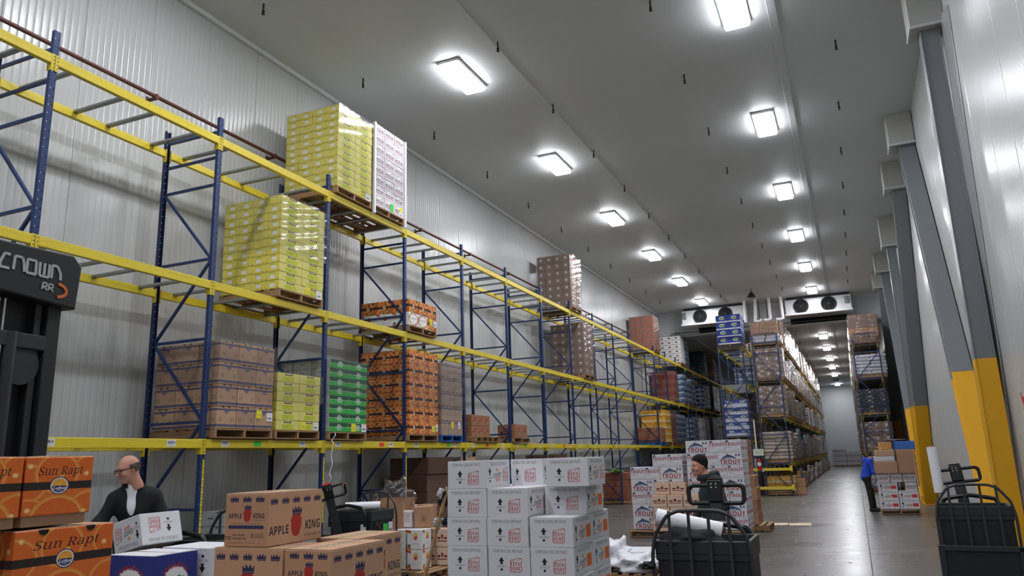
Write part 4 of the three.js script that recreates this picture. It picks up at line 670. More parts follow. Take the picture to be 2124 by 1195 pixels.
// white gourmet cartons on a pallet
const FW = 0.43, FH = 0.2675, FD = 0.55, FG = 'white gourmet cartons stacked on the middle pallet';
function five(label, x, row, z, end, o = {}) {          // x,z: centre of the front face; row counts from the floor
  if (o.swap) return bigCarton('gourmet_carton', label, o.group, o.len || FD, FH - 0.003, FW, [fiveFront, fiveFront, fiveTop, whiteCard, fiveEnd, fiveEnd], fiveTop, o.pos, o.rot, 'x');
  return bigCarton('gourmet_carton', label, o.group || FG, FW, FH - 0.003, FD, [end || fiveEndSticker, fiveEndSticker, fiveTop, whiteCard, fiveFront, fiveFront], fiveTop, o.pos || [x + rr(-0.004, 0.004), 0.155 + row * FH, z - FD / 2], o.rot || [0, rr(-0.012, 0.012), 0], 'x');
}
{
  const cols = ['left', 'middle', 'right'], cx = [-3.545, -3.11, -2.67];
  for (let r = 0; r < 4; r++) for (let c = 0; c < 3; c++) five(`white gourmet carton, ${cols[c]} column front, ${['lowest', 'second lowest', 'third lowest', 'fourth lowest'][r]} row`, cx[c], r, -6.8, c === 2 ? fiveEndSticker : fiveEnd);
  for (let r = 0; r < 4; r++) for (let c = 0; c < 3; c++) if (c === 2 || r === 3) five(`white gourmet carton, ${cols[c]} column back, ${['lowest', 'second lowest', 'third lowest', 'fourth lowest'][r]} row`, cx[c], r, -7.36, fiveEndSticker);
  five('white gourmet carton, left column front, fifth row, under the topmost left one', cx[0], 4, -6.8, fiveEnd);
  five('white gourmet carton, middle column front, fifth row, its lid showing', cx[1], 4, -6.81, fiveEnd);
  five('white gourmet carton, right column, fifth row, set back, with orange sticker', -2.66, 4, -7.2, fiveEndSticker);
  five('white gourmet carton, left column, back, fifth row', cx[0], 4, -7.36, fiveEnd); five('white gourmet carton, middle column, back, fifth row', cx[1], 4, -7.37, fiveEnd);
  five('topmost left white gourmet carton of the middle pallet', cx[0] + 0.01, 5, -6.8, fiveEnd);
  five('topmost right white gourmet carton of the middle pallet, set back', -2.565, 5, -7.0, fiveEnd);
  { // crumpled one
    const t = thing('gourmet_carton', 'topmost middle white gourmet carton with a crushed left corner', 'carton', [-3.2, 0.155 + 5 * FH, -7.72], 0, FG);
    const g = new THREE.BoxGeometry(FW, FH, FD, 24, 16, 10), p = g.attributes.position;
    for (let i = 0; i < p.count; i++) { const a = Math.max(0, -p.getX(i) / (FW / 2) - 0.35) * Math.max(0, p.getZ(i) / (FD / 2) - 0.3), q = Math.sin(p.getY(i) * 40) * 0.012 + Math.sin(p.getX(i) * 70 + p.getY(i) * 30) * 0.01; p.setXYZ(i, p.getX(i) + a * 0.1 + a * q, p.getY(i) + a * q * 0.8, p.getZ(i) - a * 0.12 + a * q); }
    g.computeVertexNormals(); part(t, 'carton_body', g, [fiveEnd, fiveEnd, fiveTop, whiteCard, fiveFront, fiveFront], [0, FH / 2, 0]);
  }
  pallet([-3.11, 0, -7.37], PI / 2, 'wooden pallet beneath the stacked white gourmet cartons', 'wood', 1.3, 1.15);
}
// blue apple carton and upturned gourmet cartons
{
  const B = [blueApple, blueApple, whiteCard, whiteCard, blueApple, blueApple], g = 'blue apple cartons behind the orange cartons';
  for (let k = 0; k < 3; k++) { bigCarton('blue_carton', k === 2 ? 'blue apple carton with white lid right of the orange cartons' : `blue apple carton low below the white lidded one, ${NTH[k]} up`, g, 0.5, 0.318, 0.44, B, whiteCard, [-5.367, 0.146 + k * 0.322, -4.743]); }
  five('', 0, 0, 0, fiveEnd, { group: 'upturned white gourmet cartons near the man', swap: true, len: 0.34, pos: [-5.88, 1.36, -5.08], rot: [0, 0, PI + 0.26] }).userData.label = 'upturned white gourmet carton lying tilted on the blue apple carton';
  five('', 0, 0, 0, fiveEnd, { group: 'upturned white gourmet cartons near the man', swap: true, pos: [-5.3, 1.118, -5.22], rot: [0, 0, PI] }).userData.label = 'upturned white gourmet carton behind the blue one, beside the apple cartons';
  for (let k = 0; k < 2; k++) five(`white gourmet carton low behind the blue cartons, ${NTH[k]} up`, 0, 0, 0, fiveEnd, { swap: true, rot: [0, 0, 0], pos: [-5.3, 0.3 + k * 0.27, -5.22], group: 'upturned white gourmet cartons near the man' });
  pallet([-5.35, 0, -4.98], 0, 'wooden pallet beneath the blue apple cartons', 'wood', 1.2, 1.0);
}
// trout cartons
{
  const w3 = 0.34, wl = 0.51, h = 0.268, d = 0.5, G = 'white trout cartons on two floor pallets', zf = -17.1;
  const put = (x, row, kind, label, z = zf, end = troutEnd) => {
    const w = kind === 'L' ? wl : w3, m = kind === 'L' ? troutLong : troutShort;
    solo('trout_carton', rbox(w - 0.006, h - 0.005, d, 0.006), [end, end, whiteCard, whiteCard, m, m], label, 'carton', [x + w / 2, 0.147 + row * h + h / 2, z - d / 2], [0, rr(-0.015, 0.015), 0], G);
  };
  const rowsL = [['L', 'kb'], ['L', 'kb'], ['S', 'S', 'kb'], ['L', 'S', 'S'], ['S', 'S', 'L'], ['', 'S', 'S']];
  const rowsR = [['L', 'S', 'S'], ['S', 'S', 'L'], ['L', 'S', 'S'], ['S', 'S', 'L'], ['L', 'S', 'S'], ['S', 'S', 'L'], ['L', 'S', 'S']];
  const doRow = (x0, row, r, side) => { let x = x0, n = 0; for (const k of row) { if (k === '') { x += 0.5; continue; } if (k === 'kb') break; put(x, r, k, `white trout carton, ${side} pallet, row ${['one', 'two', 'three', 'four', 'five', 'six', 'seven'][r]} from floor, ${NTH[n]} from left`); x += k === 'L' ? wl : w3; n++; } };
  rowsL.forEach((row, r) => doRow(-4.73 + (r === 5 ? 0.02 : 0), row, r, 'left')); rowsR.forEach((row, r) => doRow(-3.44, row, r, 'right'));
  for (let r = 0; r < 7; r++) put(-2.59, r, 'S', `white trout carton behind right pallet front, row ${['one', 'two', 'three', 'four', 'five', 'six', 'seven'][r]} from floor`, zf - 0.52);
  const bk = rbox(0.33, 0.245, 0.3, 0.006), km = [kraft[1], kraft[1], kraft[2], kraft[0], kingBrown, kingBrown];
  for (let r = 0; r < 4; r++) for (let c = 0; c < 3; c++) if (!(r === 3 && c === 2)) solo('king_carton', bk, km, `brown carton with dark red print before the trout stack, row ${NTH[r]}, place ${NTH[c]}`, 'carton', [-4.03 + c * 0.345 + (r % 2) * 0.05, 0.147 + 0.1225 + r * 0.25, zf + 0.22 + (r === 3 ? -0.15 : 0)], [0, rr(-0.03, 0.03), 0], 'brown printed cartons before the trout cartons');
  pallet([-4.12, 0, -17.35], PI / 2, 'wooden pallet beneath the left stack of trout cartons', 'wood', 1.25, 1.1); pallet([-2.84, 0, -17.35], PI / 2, 'wooden pallet beneath the right stack of trout cartons', 'wood', 1.22, 1.1);
  const bs = rbox(0.42, 0.265, 0.42, 0.006); for (let r = 0; r < 7; r++) for (let c = 0; c < 2; c++) solo('brown_carton', bs, [smallRed, kraft[1], kraft[2], kraft[0], kraft[r % 2], kraft[1]], `plain brown carton in stack behind the trout, row ${['one', 'two', 'three', 'four', 'five', 'six', 'seven'][r]}, ${c ? 'back' : 'front'}`, 'carton', [-2.43 + (r < 4 ? 0.04 : -0.06) + rr(-0.02, 0.02), 0.147 + 0.135 + r * 0.268, -18.55 - c * 0.43], [0, rr(-0.03, 0.03), 0], 'brown cartons stacked behind the trout cartons');
  pallet([-2.45, 0, -18.75], 0, 'wooden pallet beneath the brown cartons behind the trout', 'wood', 1.0, 1.0);
}
// mixed stack by the left pallet truck
{
  pallet([-6.55, 0, -10.95], 0, 'wooden pallet beneath the mixed cartons behind the left pallet truck', 'wood', 1.2, 1.0);
  const fw = rbox(0.2, 0.29, 0.34, 0.006), G = 'white fruit cartons behind the left pallet truck';
  for (let r = 0; r < 2; r++) for (let c = 0; c < 2; c++) solo('fruit_carton', rbox(c ? 0.26 : 0.22, 0.29, 0.34, 0.006), [fruitWhite, fruitWhite, whiteCard, whiteCard, fruitWhite, fruitWhite], `white fruit carton with round orange emblem, ${r ? 'upper' : 'lower'} ${c ? 'right' : 'left'} of four`, 'carton', [c ? -6.43 : -6.69, 0.145 + 0.147 + r * 0.296, -10.72], [0, c ? 0.12 : 0, 0], G);
  for (let r = 0; r < 2; r++) for (let c = 0; c < 2; c++) solo('king_carton', rbox(0.22, 0.27, 0.3, 0.006), [kingBrown, kingBrown, kraft[2], kraft[0], kingBrown, kingBrown], `brown carton with dark print beside white fruit cartons, ${r ? 'upper' : 'lower'} ${c ? 'right' : 'left'}`, 'carton', [-6.47 + c * 0.23, 0.147 + 0.137 + r * 0.276, -11.24], [0, 0.05, 0], 'brown printed cartons beside the fruit cartons');
  const t = bigCarton('tilted_carton', 'plain brown carton tipped on top of the white fruit cartons', undefined, 0.27, 0.31, 0.3, [kraft[1], kraft[1], kraft[2], kraft[0], kraft[1], kraft[1]], kraft[2], [-6.5, 0.745, -11.0], [0, 0.35, 0.03]); t.children[0].userData.label = 'brown carton body';
  part(t, 'printed_mark', box(0.1, 0.12, 0.001), printed(tex(128, 128, (x, w, h) => { kraftBg(x, w, h, '#a37a5c'); x.strokeStyle = '#4a3526'; x.lineWidth = 5; x.beginPath(); x.arc(64, 64, 44, 0, 7); x.stroke(); poly(x, [[40, 90], [64, 26], [88, 90]], '#6a4f3b'); })), [0.02, 0.13, 0.152]);
  solo('paper_bag', rbox(0.16, 0.26, 0.12, 0.02, 2), printed(tex(128, 160, (x, w, h) => { whiteBg(x, w, h, '#d9d3d2'); scribble(x, 14, 30, 100, 90, '#b98a88', 5); })), 'white printed paper packet between the brown cartons', 'packet', [-6.7, 0.875, -10.85]);
  const o = thing('open_carton', 'tall open brown carton holding crumpled clear plastic', 'carton', [-7.02, 0.1, -10.95], 0.02);
  for (const [w, d, x, z] of [[0.5, 0.008, 0, 0.2], [0.5, 0.008, 0, -0.2], [0.008, 0.4, 0.25, 0], [0.008, 0.4, -0.25, 0]]) part(o, 'carton_wall', rbox(w, 1.05, d, 0.002), kraft[1], [x, 0.57, z]);
  part(o, 'carton_floor', box(0.5, 0.01, 0.4), kraft[0], [0, 0.05, 0]);
  pallet([-7.1, 0, -11.0], 0, 'wooden pallet under the open carton of plastic', 'wood', 0.9, 0.5);
  solo('plastic_scrap', crumple(0.3, 0.28, 0.2, 5, 0.35), film, 'crumpled clear plastic film heaped in the open brown carton', 'plastic', [-7.02, 1.2, -10.95]);
  solo('white_carton', rbox(0.16, 0.16, 0.2, 0.005), [whiteCard, whiteCard, whiteCard, whiteCard, fiveEnd, whiteCard], 'small white carton behind the tipped brown carton', 'carton', [-7.05, 0.97, -11.5]);
  solo('brown_carton', rbox(0.26, 0.9, 0.26, 0.005), kraft[1], 'dim brown carton under the rack right of the small white one', 'carton', [-6.82, 0.6, -11.62]); solo('brown_carton', rbox(0.26, 0.87, 0.24, 0.005), kraft[0], 'dim brown carton under the small white carton', 'carton', [-7.08, 0.45, -11.52]);
}
function crumple(rx, ry, rz, s, rough) {
  const g = mergeVertices(new THREE.IcosahedronGeometry(1, 5).deleteAttribute('uv').deleteAttribute('normal')), p = g.attributes.position;
  for (let i = 0; i < p.count; i++) { const x = p.getX(i), y = p.getY(i), z = p.getZ(i), q = 1 + rough * (Math.sin(x * 5 + s) * Math.sin(y * 6 - s) + 0.6 * Math.abs(Math.sin(z * 9 + x * 7 + s)) - 0.4 * Math.abs(Math.sin(y * 17 + z * 13)) + 0.25 * Math.sin(x * 29 + y * 23)); p.setXYZ(i, x * rx * q, Math.max(y * q, -0.9) * ry, z * rz * q); }
  g.computeVertexNormals(); return g;
}
// white bundle on a pallet, centre floor
{
  pallet([-3.05, 0, -11.4], 0.1, 'low wooden pallet under the white plastic bundle', 'wood', 1.1, 1.1);
  const wp = M({ color: 0xdcdde4, roughness: 0.35 });
  solo('plastic_bundle', crumple(0.42, 0.14, 0.3, 2, 0.3), wp, 'crumpled white plastic bundle lying on the low pallet', 'plastic', [-3.1, 0.24, -11.2]); solo('plastic_bundle', crumple(0.26, 0.22, 0.24, 8, 0.32), wp, 'tall knotted white plastic bag left of the flat carton', 'plastic', [-3.5, 0.32, -11.6]);
  const t = thing('flat_carton', 'white gourmet carton lying crushed flat among the plastic', 'carton', [-2.93, 0.36, -11.55], 0.15); part(t, 'carton_body', rbox(0.62, 0.07, 0.42, 0.01, 2), [whiteCard, whiteCard, fiveTop, whiteCard, printed(tex(320, 48, (x, w, h) => { whiteBg(x, w, h); text(x, 'STORE IN A COOL DRY PLACE', w * 0.5, h * 0.5, 30, '#2a2830', { sx: 0.66, weight: '' }); })), whiteCard], [0, 0, 0], [0.06, 0, 0]);
  const paleCard = M({ color: 0xd9c3a8, roughness: 0.85 });
  const c = thing('cardboard_sheet', 'flattened cardboard sheet lying on the open floor', 'cardboard', [-1.72, 0.004, -20.15], 0.05); part(c, 'panel', rbox(0.5, 0.006, 0.62, 0.002), paleCard, [0.27, 0, 0], [0, 0.03, 0]); part(c, 'panel', rbox(0.48, 0.006, 0.6, 0.002), paleCard, [-0.24, 0.004, 0.02], [0, -0.03, 0.01]);
  for (const [x, z] of [[-0.3, -13.6], [-0.9, -15.2], [-0.75, -13.2], [-1.3, -16.4], [0.3, -17.5], [-0.4, -19], [-1.8, -14.5], [-2.4, -15.3], [-0.55, -22]]) solo('paper_scrap', rbox(rr(0.04, 0.1), 0.004, rr(0.02, 0.06), 0.001), rnd() < 0.5 ? whiteCard : kraft[0], `tiny scrap of litter on the polished floor about ${(-z).toFixed(1)} metres ahead`, 'scrap', [x, 0.003, z], [0, rnd() * 3, 0], 'litter scraps on the aisle floor');
}
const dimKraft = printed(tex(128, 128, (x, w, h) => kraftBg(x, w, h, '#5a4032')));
// things under and around the wall rack
{
  const P = (x, y, z) => rackPos(x, y, z);
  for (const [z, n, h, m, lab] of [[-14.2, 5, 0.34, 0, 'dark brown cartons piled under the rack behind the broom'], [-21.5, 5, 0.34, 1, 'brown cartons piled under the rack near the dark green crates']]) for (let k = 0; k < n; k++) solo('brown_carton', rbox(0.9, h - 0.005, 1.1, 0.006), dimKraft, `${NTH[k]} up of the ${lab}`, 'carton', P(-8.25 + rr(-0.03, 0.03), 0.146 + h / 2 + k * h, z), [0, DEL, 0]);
  pallet(P(-8.25, 0, -14.2), DEL, 'pallet on the floor under the dark piled cartons'); pallet(P(-8.25, 0, -21.5), DEL, 'pallet on the floor under cartons near the green crates');
  for (let k = 0; k < 2; k++) for (let j = 0; j < 2; j++) solo('small_carton', rbox(0.36, 0.24, 0.34, 0.005), [kraft[2], kraft[1], kraft[2], kraft[0], whiteMark, kraft[1]], `small brown carton on the tall pile under the rack, ${k ? 'upper' : 'lower'} ${j ? 'right' : 'left'}`, 'carton', P(-8.1, 1.47 + k * 0.25, -15.5 - j * 0.4), [0, DEL, 0]);
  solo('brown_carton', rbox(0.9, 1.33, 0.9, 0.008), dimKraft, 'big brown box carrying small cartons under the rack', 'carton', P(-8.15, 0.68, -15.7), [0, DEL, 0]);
  const crate = M({ color: 0x1f5b34, roughness: 0.5 }), crateG = memo('crate', () => { const l = [box(0.6, 0.012, 0.4)]; for (const [w, d, x, z] of [[0.6, 0.012, 0, 0.2], [0.6, 0.012, 0, -0.2], [0.012, 0.4, 0.3, 0], [0.012, 0.4, -0.3, 0]]) { for (const y of [0.03, 0.1, 0.17]) l.push(moved(box(w, 0.035, d), x, y, z)); for (const q of [-0.45, -0.15, 0.15, 0.45]) l.push(moved(box(w > 0.1 ? 0.03 : 0.014, 0.18, d > 0.1 ? 0.03 : 0.014), x + (w > 0.1 ? q * w * 1.05 : 0), 0.1, z + (d > 0.1 ? q * d * 1.05 : 0))); } return merge(l); });
  for (let c = 0; c < 2; c++) for (let k = 0; k < 8; k++) solo('plastic_crate', crateG, crate, `dark green plastic crate in the ${c ? 'right' : 'left'} stack under the rack, ${NTH[k]} up`, 'crate', P(-8.0, 0.008 + k * 0.2, -23.7 - c * 0.7), [0, DEL, 0], 'dark green plastic crates under the wall rack');
  const redc = printed(tex(128, 128, (x, w, h) => kraftBg(x, w, h, '#8a4f38')));
  for (let k = 0; k < 4; k++) for (let j = 0; j < 2; j++) solo('red_brown_carton', rbox(0.9, 0.24, 0.52, 0.008), redc, `reddish brown carton stacked beside the blue post, ${NTH[k]} up, ${j ? 'right' : 'left'}`, 'carton', P(-8.05 + rr(-0.02, 0.02), 0.147 + 0.12 + k * 0.245, -28.2 - j * 0.55), [0, DEL + rr(-0.03, 0.03), 0], 'reddish brown cartons under the rack');
  pallet(P(-8.05, 0, -28.45), DEL, 'pallet on the floor beneath the reddish brown cartons'); solo('green_sack', crumple(0.25, 0.08, 0.3, 3, 0.2), M({ color: 0x7da04a, roughness: 0.6 }), 'pale green sack atop the reddish brown cartons', 'sack', P(-8.0, 1.2, -28.0));
  for (let j = 0; j < 5; j++) unitLoad(['brown', 'dark', 'bluegrey', 'brown', 'white'][j], 1.1, `on floor under the wall rack, ${NTH[j]} past the crates`, P(-8.26, 0.002, -31.2 - j * 2.4), DEL, true, 'floor loads under the far wall rack');
  solo('twine', tube([[0, 0.14, 0], [0.02, 0.1, 0.02], [-0.03, 0.02, 0.05], [0.03, -0.02, 0.07], [0, -0.2, 0.09], [0.02, -0.35, 0.08], [-0.02, -0.5, 0.1], [0.02, -0.56, 0.1], [-0.02, -0.62, 0.09]], 0.007, 60, 6), whitePlastic, 'white plastic strip hanging down over the first level beam', 'strip', P(-7.62, 2.12, -10.3));
  const hb = rbox(0.008, 0.9, 0.55, 0.002); solo('grey_board', hb, M({ color: 0x9a9d9a, roughness: 0.6 }), 'grey board leaning on the ribbed wall behind the left pallet truck', 'board', P(-8.95, 0.5, -9.9), [0, DEL, 0.12]);
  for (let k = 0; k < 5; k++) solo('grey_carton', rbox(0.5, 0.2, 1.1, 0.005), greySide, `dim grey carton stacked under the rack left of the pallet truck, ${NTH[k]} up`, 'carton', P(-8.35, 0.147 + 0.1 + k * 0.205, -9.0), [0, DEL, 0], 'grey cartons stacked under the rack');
  pallet(P(-8.35, 0, -9.0), DEL, 'pallet on the floor beneath the dim grey cartons', 'wood', 1.1, 0.7);
}
// right-hand mixed pallet and the end of the centre rack
{
  const z = -23.35, G = 'white cartons with red stickers on the right pallet';
  pallet([0.89, 0, z - 0.3], PI / 2, 'pallet beneath the mixed load handled by the man in blue', 'wood', 0.95, 1.1);
  for (let r = 0; r < 3; r++) for (let c = 0; c < 2; c++) if (!(r === 2 && c === 1)) solo('gourmet_carton', rbox(0.46, 0.225, 0.5, 0.006), [fiveRed, fiveRed, whiteCard, whiteCard, fiveRed, fiveRed], `white carton with red sticker on right pallet, ${['lowest', 'middle', 'upper'][r]} row, ${c ? 'right' : 'left'}`, 'carton', [0.65 + c * 0.475, 0.146 + 0.113 + r * 0.228, z], [0, 0, 0], G);
  for (let c = 0; c < 3; c++) solo('king_carton', rbox(0.27, 0.22, 0.4, 0.006), [kingBrown, kingBrown, kraft[2], kraft[0], kingWhite, kingBrown], `small printed carton in the middle of the right pallet, ${NTH[c]} from left`, 'carton', [0.57 + c * 0.32, (c === 2 ? 0.6 : 0.83) + 0.113, z], [0, 0, 0], 'small printed cartons on the right pallet');
  solo('king_carton', rbox(0.3, 0.22, 0.4, 0.006), [kingBrown, kingBrown, kraft[2], kraft[0], kingWhite, kingBrown], 'small printed carton at the right, upper of two on right pallet', 'carton', [1.2, 0.945, z]);
  solo('brown_carton', rbox(0.55, 0.32, 0.6, 0.02, 2), kraft[0], 'wide brown carton wrapped in film, middle left of the right pallet', 'carton', [0.68, 1.22, z - 0.02]); solo('brown_carton', rbox(0.4, 0.62, 0.6, 0.015, 2), kraft[1], 'tall plain brown carton, upper right of the right pallet', 'carton', [1.17, 1.37, z - 0.02]);
  solo('white_carton', rbox(0.5, 0.13, 0.5, 0.01), whiteCard, 'flat white carton in film atop the wide brown one', 'carton', [0.66, 1.45, z]); solo('brown_carton', rbox(0.48, 0.16, 0.5, 0.01), kraft[2], 'small brown carton above the flat white one on the right pallet', 'carton', [0.68, 1.6, z]);
  solo('stretch_film', moved(filmGeo(1.02, 1.0, 0.66, 2, 0.012), 0, 0, 0), film, 'clear wrinkled film round the upper cartons of the right pallet', 'film', [0.9, 1.2, z - 0.02]);
  solo('orange_carton', rbox(0.27, 0.2, 0.3, 0.006), M({ color: 0xb98a52, roughness: 0.8 }), 'tan carton on top of the right pallet load', 'carton', [0.72, 1.79, z - 0.05], [0, 0.2, 0]); solo('blue_tray', rbox(0.5, 0.22, 0.4, 0.02, 2), M({ color: 0x2b5fae, roughness: 0.55 }), 'blue box on top right of the right pallet load', 'box', [1.2, 1.79, z - 0.15]);
  solo('dark_cover', crumple(0.3, 0.03, 0.18, 6, 0.15), darkMat, 'dark folded cover on top of the blue box', 'cover', [1.05, 1.93, z - 0.15]);
  const e = thing('fire_extinguisher', 'red fire extinguisher hanging on the centre rack end', 'extinguisher', [-3.6, 1.0, -32.25]); const red = M({ color: 0xb3161c, roughness: 0.3 });
  part(e, 'cylinder', new THREE.LatheGeometry([[0, 0], [0.075, 0], [0.08, 0.02], [0.08, 0.38], [0.06, 0.43], [0.025, 0.46], [0, 0.46]].map((p) => new THREE.Vector2(...p)), 20), red); part(e, 'paper_label', cyl(0.0815, 0.14, 20), whiteCard, [0, 0.24, 0]); part(e, 'valve', rbox(0.05, 0.06, 0.05, 0.01), black, [0, 0.48, 0]); part(e, 'lever', rbox(0.03, 0.02, 0.14, 0.006), black, [0, 0.53, 0.03], [0.3, 0, 0]); part(e, 'hose', tube([[0.03, 0.48, 0], [0.11, 0.42, 0.02], [0.1, 0.25, 0.04], [0.095, 0.12, 0.03]], 0.012, 20, 8), black);
  const s = thing('notice', 'pale notice sheet fixed on the centre rack end above the extinguisher', 'sign', [-3.6, 1.7, -32.3]); part(s, 'sheet', rbox(0.4, 0.26, 0.006, 0.002), printed(tex(160, 104, (x, w, h) => { fill(x, w, h, '#cfd6c0'); scribble(x, 20, 20, 120, 60, '#8a8f90', 4); })));
  const w = thing('round_sign', 'small white diamond sign on the upper guard rail', 'sign', [-3.5, 1.0, -32.3], 0); part(w, 'plate', box(0.11, 0.11, 0.006), whiteCard, [0, 0, 0.012], [0, 0, PI / 4]); part(w, 'dot', moved(cyl(0.02, 0.004, 12), 0, 0, 0, PI / 2), charcoal, [0, 0, 0.017]);
  solo('pole', cyl(0.03, 1.3, 12), whiteGloss, 'short white pole at the end of the centre rack', 'pole', [-3.66, 2.35, -32.3]);
  for (let k = 0; k < 2; k++) solo('brown_carton', rbox(0.4, 0.3, 0.4, 0.006), kraft[k], `brown carton on the floor at the centre rack corner, ${k ? 'upper' : 'lower'}`, 'carton', [-2.2, 0.16 + k * 0.31, -33.2]);
}

// ---------------------------------------------------------------- pallet trucks and the reach truck
function palletTruck(label, pos, ry, o = {}) {          // forks towards +z, load backrest at z = 0
  const t = thing('pallet_truck', label, 'pallet truck', pos, ry), W = 0.37;
  for (const s of [-1, 1]) part(t, 'fork', rbox(0.18, 0.06, 1.2, 0.02), black, [s * 0.21, 0.1, 0.62]);
  part(t, 'backrest_frame', tube([[-W, 0.15, 0], [-W, 0.6, 0], [-W, 1.0, 0], [-W + 0.03, 1.16, 0], [-W + 0.13, 1.3, 0], [-W + 0.22, 1.335, 0], [0, 1.34, 0], [W - 0.22, 1.335, 0], [W - 0.13, 1.3, 0], [W - 0.03, 1.16, 0], [W, 1.0, 0], [W, 0.6, 0], [W, 0.15, 0]], 0.0145, 120, 10), frameGrey);
  for (const x of [-0.225, -0.075, 0.075, 0.225]) part(t, 'backrest_bar', rbox(0.024, 1.1, 0.012, 0.003), frameGrey, [x, 0.785, -0.004]);
  part(t, 'battery_box', rbox(0.7, 0.8, 0.56, 0.02, 2), black, [0, 0.62, -0.34]);
  part(t, 'box_lid', rbox(0.72, 0.06, 0.58, 0.012, 2), charcoal, [0, 0.99, -0.34]);
  for (const [w, d, x, z] of [[0.72, 0.03, 0, -0.06], [0.72, 0.03, 0, -0.62], [0.03, 0.56, -0.345, -0.34], [0.03, 0.56, 0.345, -0.34]]) part(t, 'tray_rim', rbox(w, 0.1, d, 0.008), charcoal, [x, 1.06, z]);
  const lg = new THREE.Group(); lg.name = 'lower_guard'; lg.position.set(0, 0.45, 0.035); t.add(lg);
  part(lg, 'guard_panel', box(0.7, 0.4, 0.01), black, [0, 0, -0.012]); for (const [w, h, x, y] of [[0.8, 0.06, 0, 0.23], [0.8, 0.06, 0, -0.23], [0.06, 0.5, -0.37, 0], [0.06, 0.5, 0.37, 0]]) part(lg, 'guard_edge', rbox(w, h, 0.03, 0.008), o.guard || charcoal, [x, y, 0]);
  part(t, 'drive_cover', rbox(0.68, 0.5, 0.34, 0.05, 3), charcoal, [0, 0.45, -0.82]); part(t, 'side_panel', rbox(0.02, 0.3, 0.2, 0.006), whiteGloss, [0.355, 0.52, -0.8]); part(t, 'side_panel', rbox(0.02, 0.3, 0.2, 0.006), whiteGloss, [-0.355, 0.52, -0.8]);
  part(t, 'platform', rbox(0.62, 0.06, 0.5, 0.02), charcoal, [0, 0.16, -1.2]);
  const tl = o.lean ?? -0.1, st = new THREE.Group(); st.name = 'tiller'; st.position.set(0, 0.6, -0.82); st.rotation.set(tl, o.swing || 0, o.twist || 0); t.add(st);
  part(st, 'tiller_arm', new RoundedBoxGeometry(0.115, 0.82, 0.07, 2, 0.012), charcoal, [0, 0.42, 0]); part(st, 'tiller_head', new RoundedBoxGeometry(0.13, 0.2, 0.1, 2, 0.02), blackGloss, [0, 0.84, 0]); part(st, 'top_cap', rbox(0.12, 0.012, 0.09, 0.004), M({ color: o.cap || 0x3a1418, roughness: 0.4 }), [0, 0.945, 0]);
  for (const s of [-1, 1]) part(st, 'handle_grip', tube([[s * 0.06, 0.89, 0], [s * 0.2, 0.89, 0], [s * 0.235, 0.87, 0], [s * 0.235, 0.77, 0], [s * 0.21, 0.74, 0], [s * 0.06, 0.74, 0]], 0.019, 40, 10), blackGloss);
  for (const [x, y] of [[-0.03, 0.9], [0.01, 0.9], [-0.03, 0.87], [0.01, 0.87]]) for (const s of [-1, 1]) part(st, 'button', cyl(0.006, 0.006, 8), whitePlastic, [x, y, s * 0.051], [PI / 2, 0, 0]);
  for (const s of [-1, 1]) part(st, 'thumb_switch', rbox(0.02, 0.03, 0.02, 0.005), M({ color: 0xd8622a, roughness: 0.4 }), [s * 0.215, 0.87, -0.015]);
  part(t, 'grab_bar', tube([[-0.3, 0.9, -0.7], [-0.3, 1.05, -0.7], [-0.25, 1.15, -0.7], [0, 1.19, -0.7], [0.25, 1.15, -0.7], [0.3, 1.05, -0.7], [0.3, 0.9, -0.7]], 0.024, 60, 10), blackGloss);
  part(t, 'console', rbox(0.3, 0.2, 0.08, 0.02), blackGloss, [0.1, 0.72, -0.99], [-0.3, 0, 0]);
  part(t, 'green_display', rbox(0.09, 0.03, 0.006, 0.002), M({ color: 0x0a2a18, emissive: 0x22d080, emissiveIntensity: 1.2 }), [0.06, 0.76, -1.035], [-0.3, 0, 0]);
  part(t, 'warning_label', box(0.09, 0.17, 0.002), paperNote, [-0.22, 0.84, -0.622]);
  for (const s of [-1, 1]) part(t, 'wheel', moved(cyl(0.075, 0.05, 18), 0, 0, 0, 0, 0, PI / 2), black, [s * 0.21, 0.075, 1.05]); part(t, 'wheel', moved(cyl(0.12, 0.08, 20), 0, 0, 0, 0, 0, PI / 2), black, [0, 0.12, -0.8]);
  return t;
}
palletTruck('black pallet truck with tubular backrest in the centre foreground', [-1.165, 0, -6.05], 0);
{
  const t = palletTruck('black pallet truck by the yellow column at the right', [1.09, 0, -9.75], -0.06, { lean: -0.12, twist: 0.1 });
  palletTruck('black pallet truck with green display, behind the apple cartons', [-6.7, 0, -9.9], PI, { lean: -0.2, twist: -0.12, swing: 0.75, cap: 0xc02030 });
  palletTruck('dark pallet truck ridden by the man in the black jacket', [-5.88, 0, -6.2], PI, { lean: -1.05 });
}
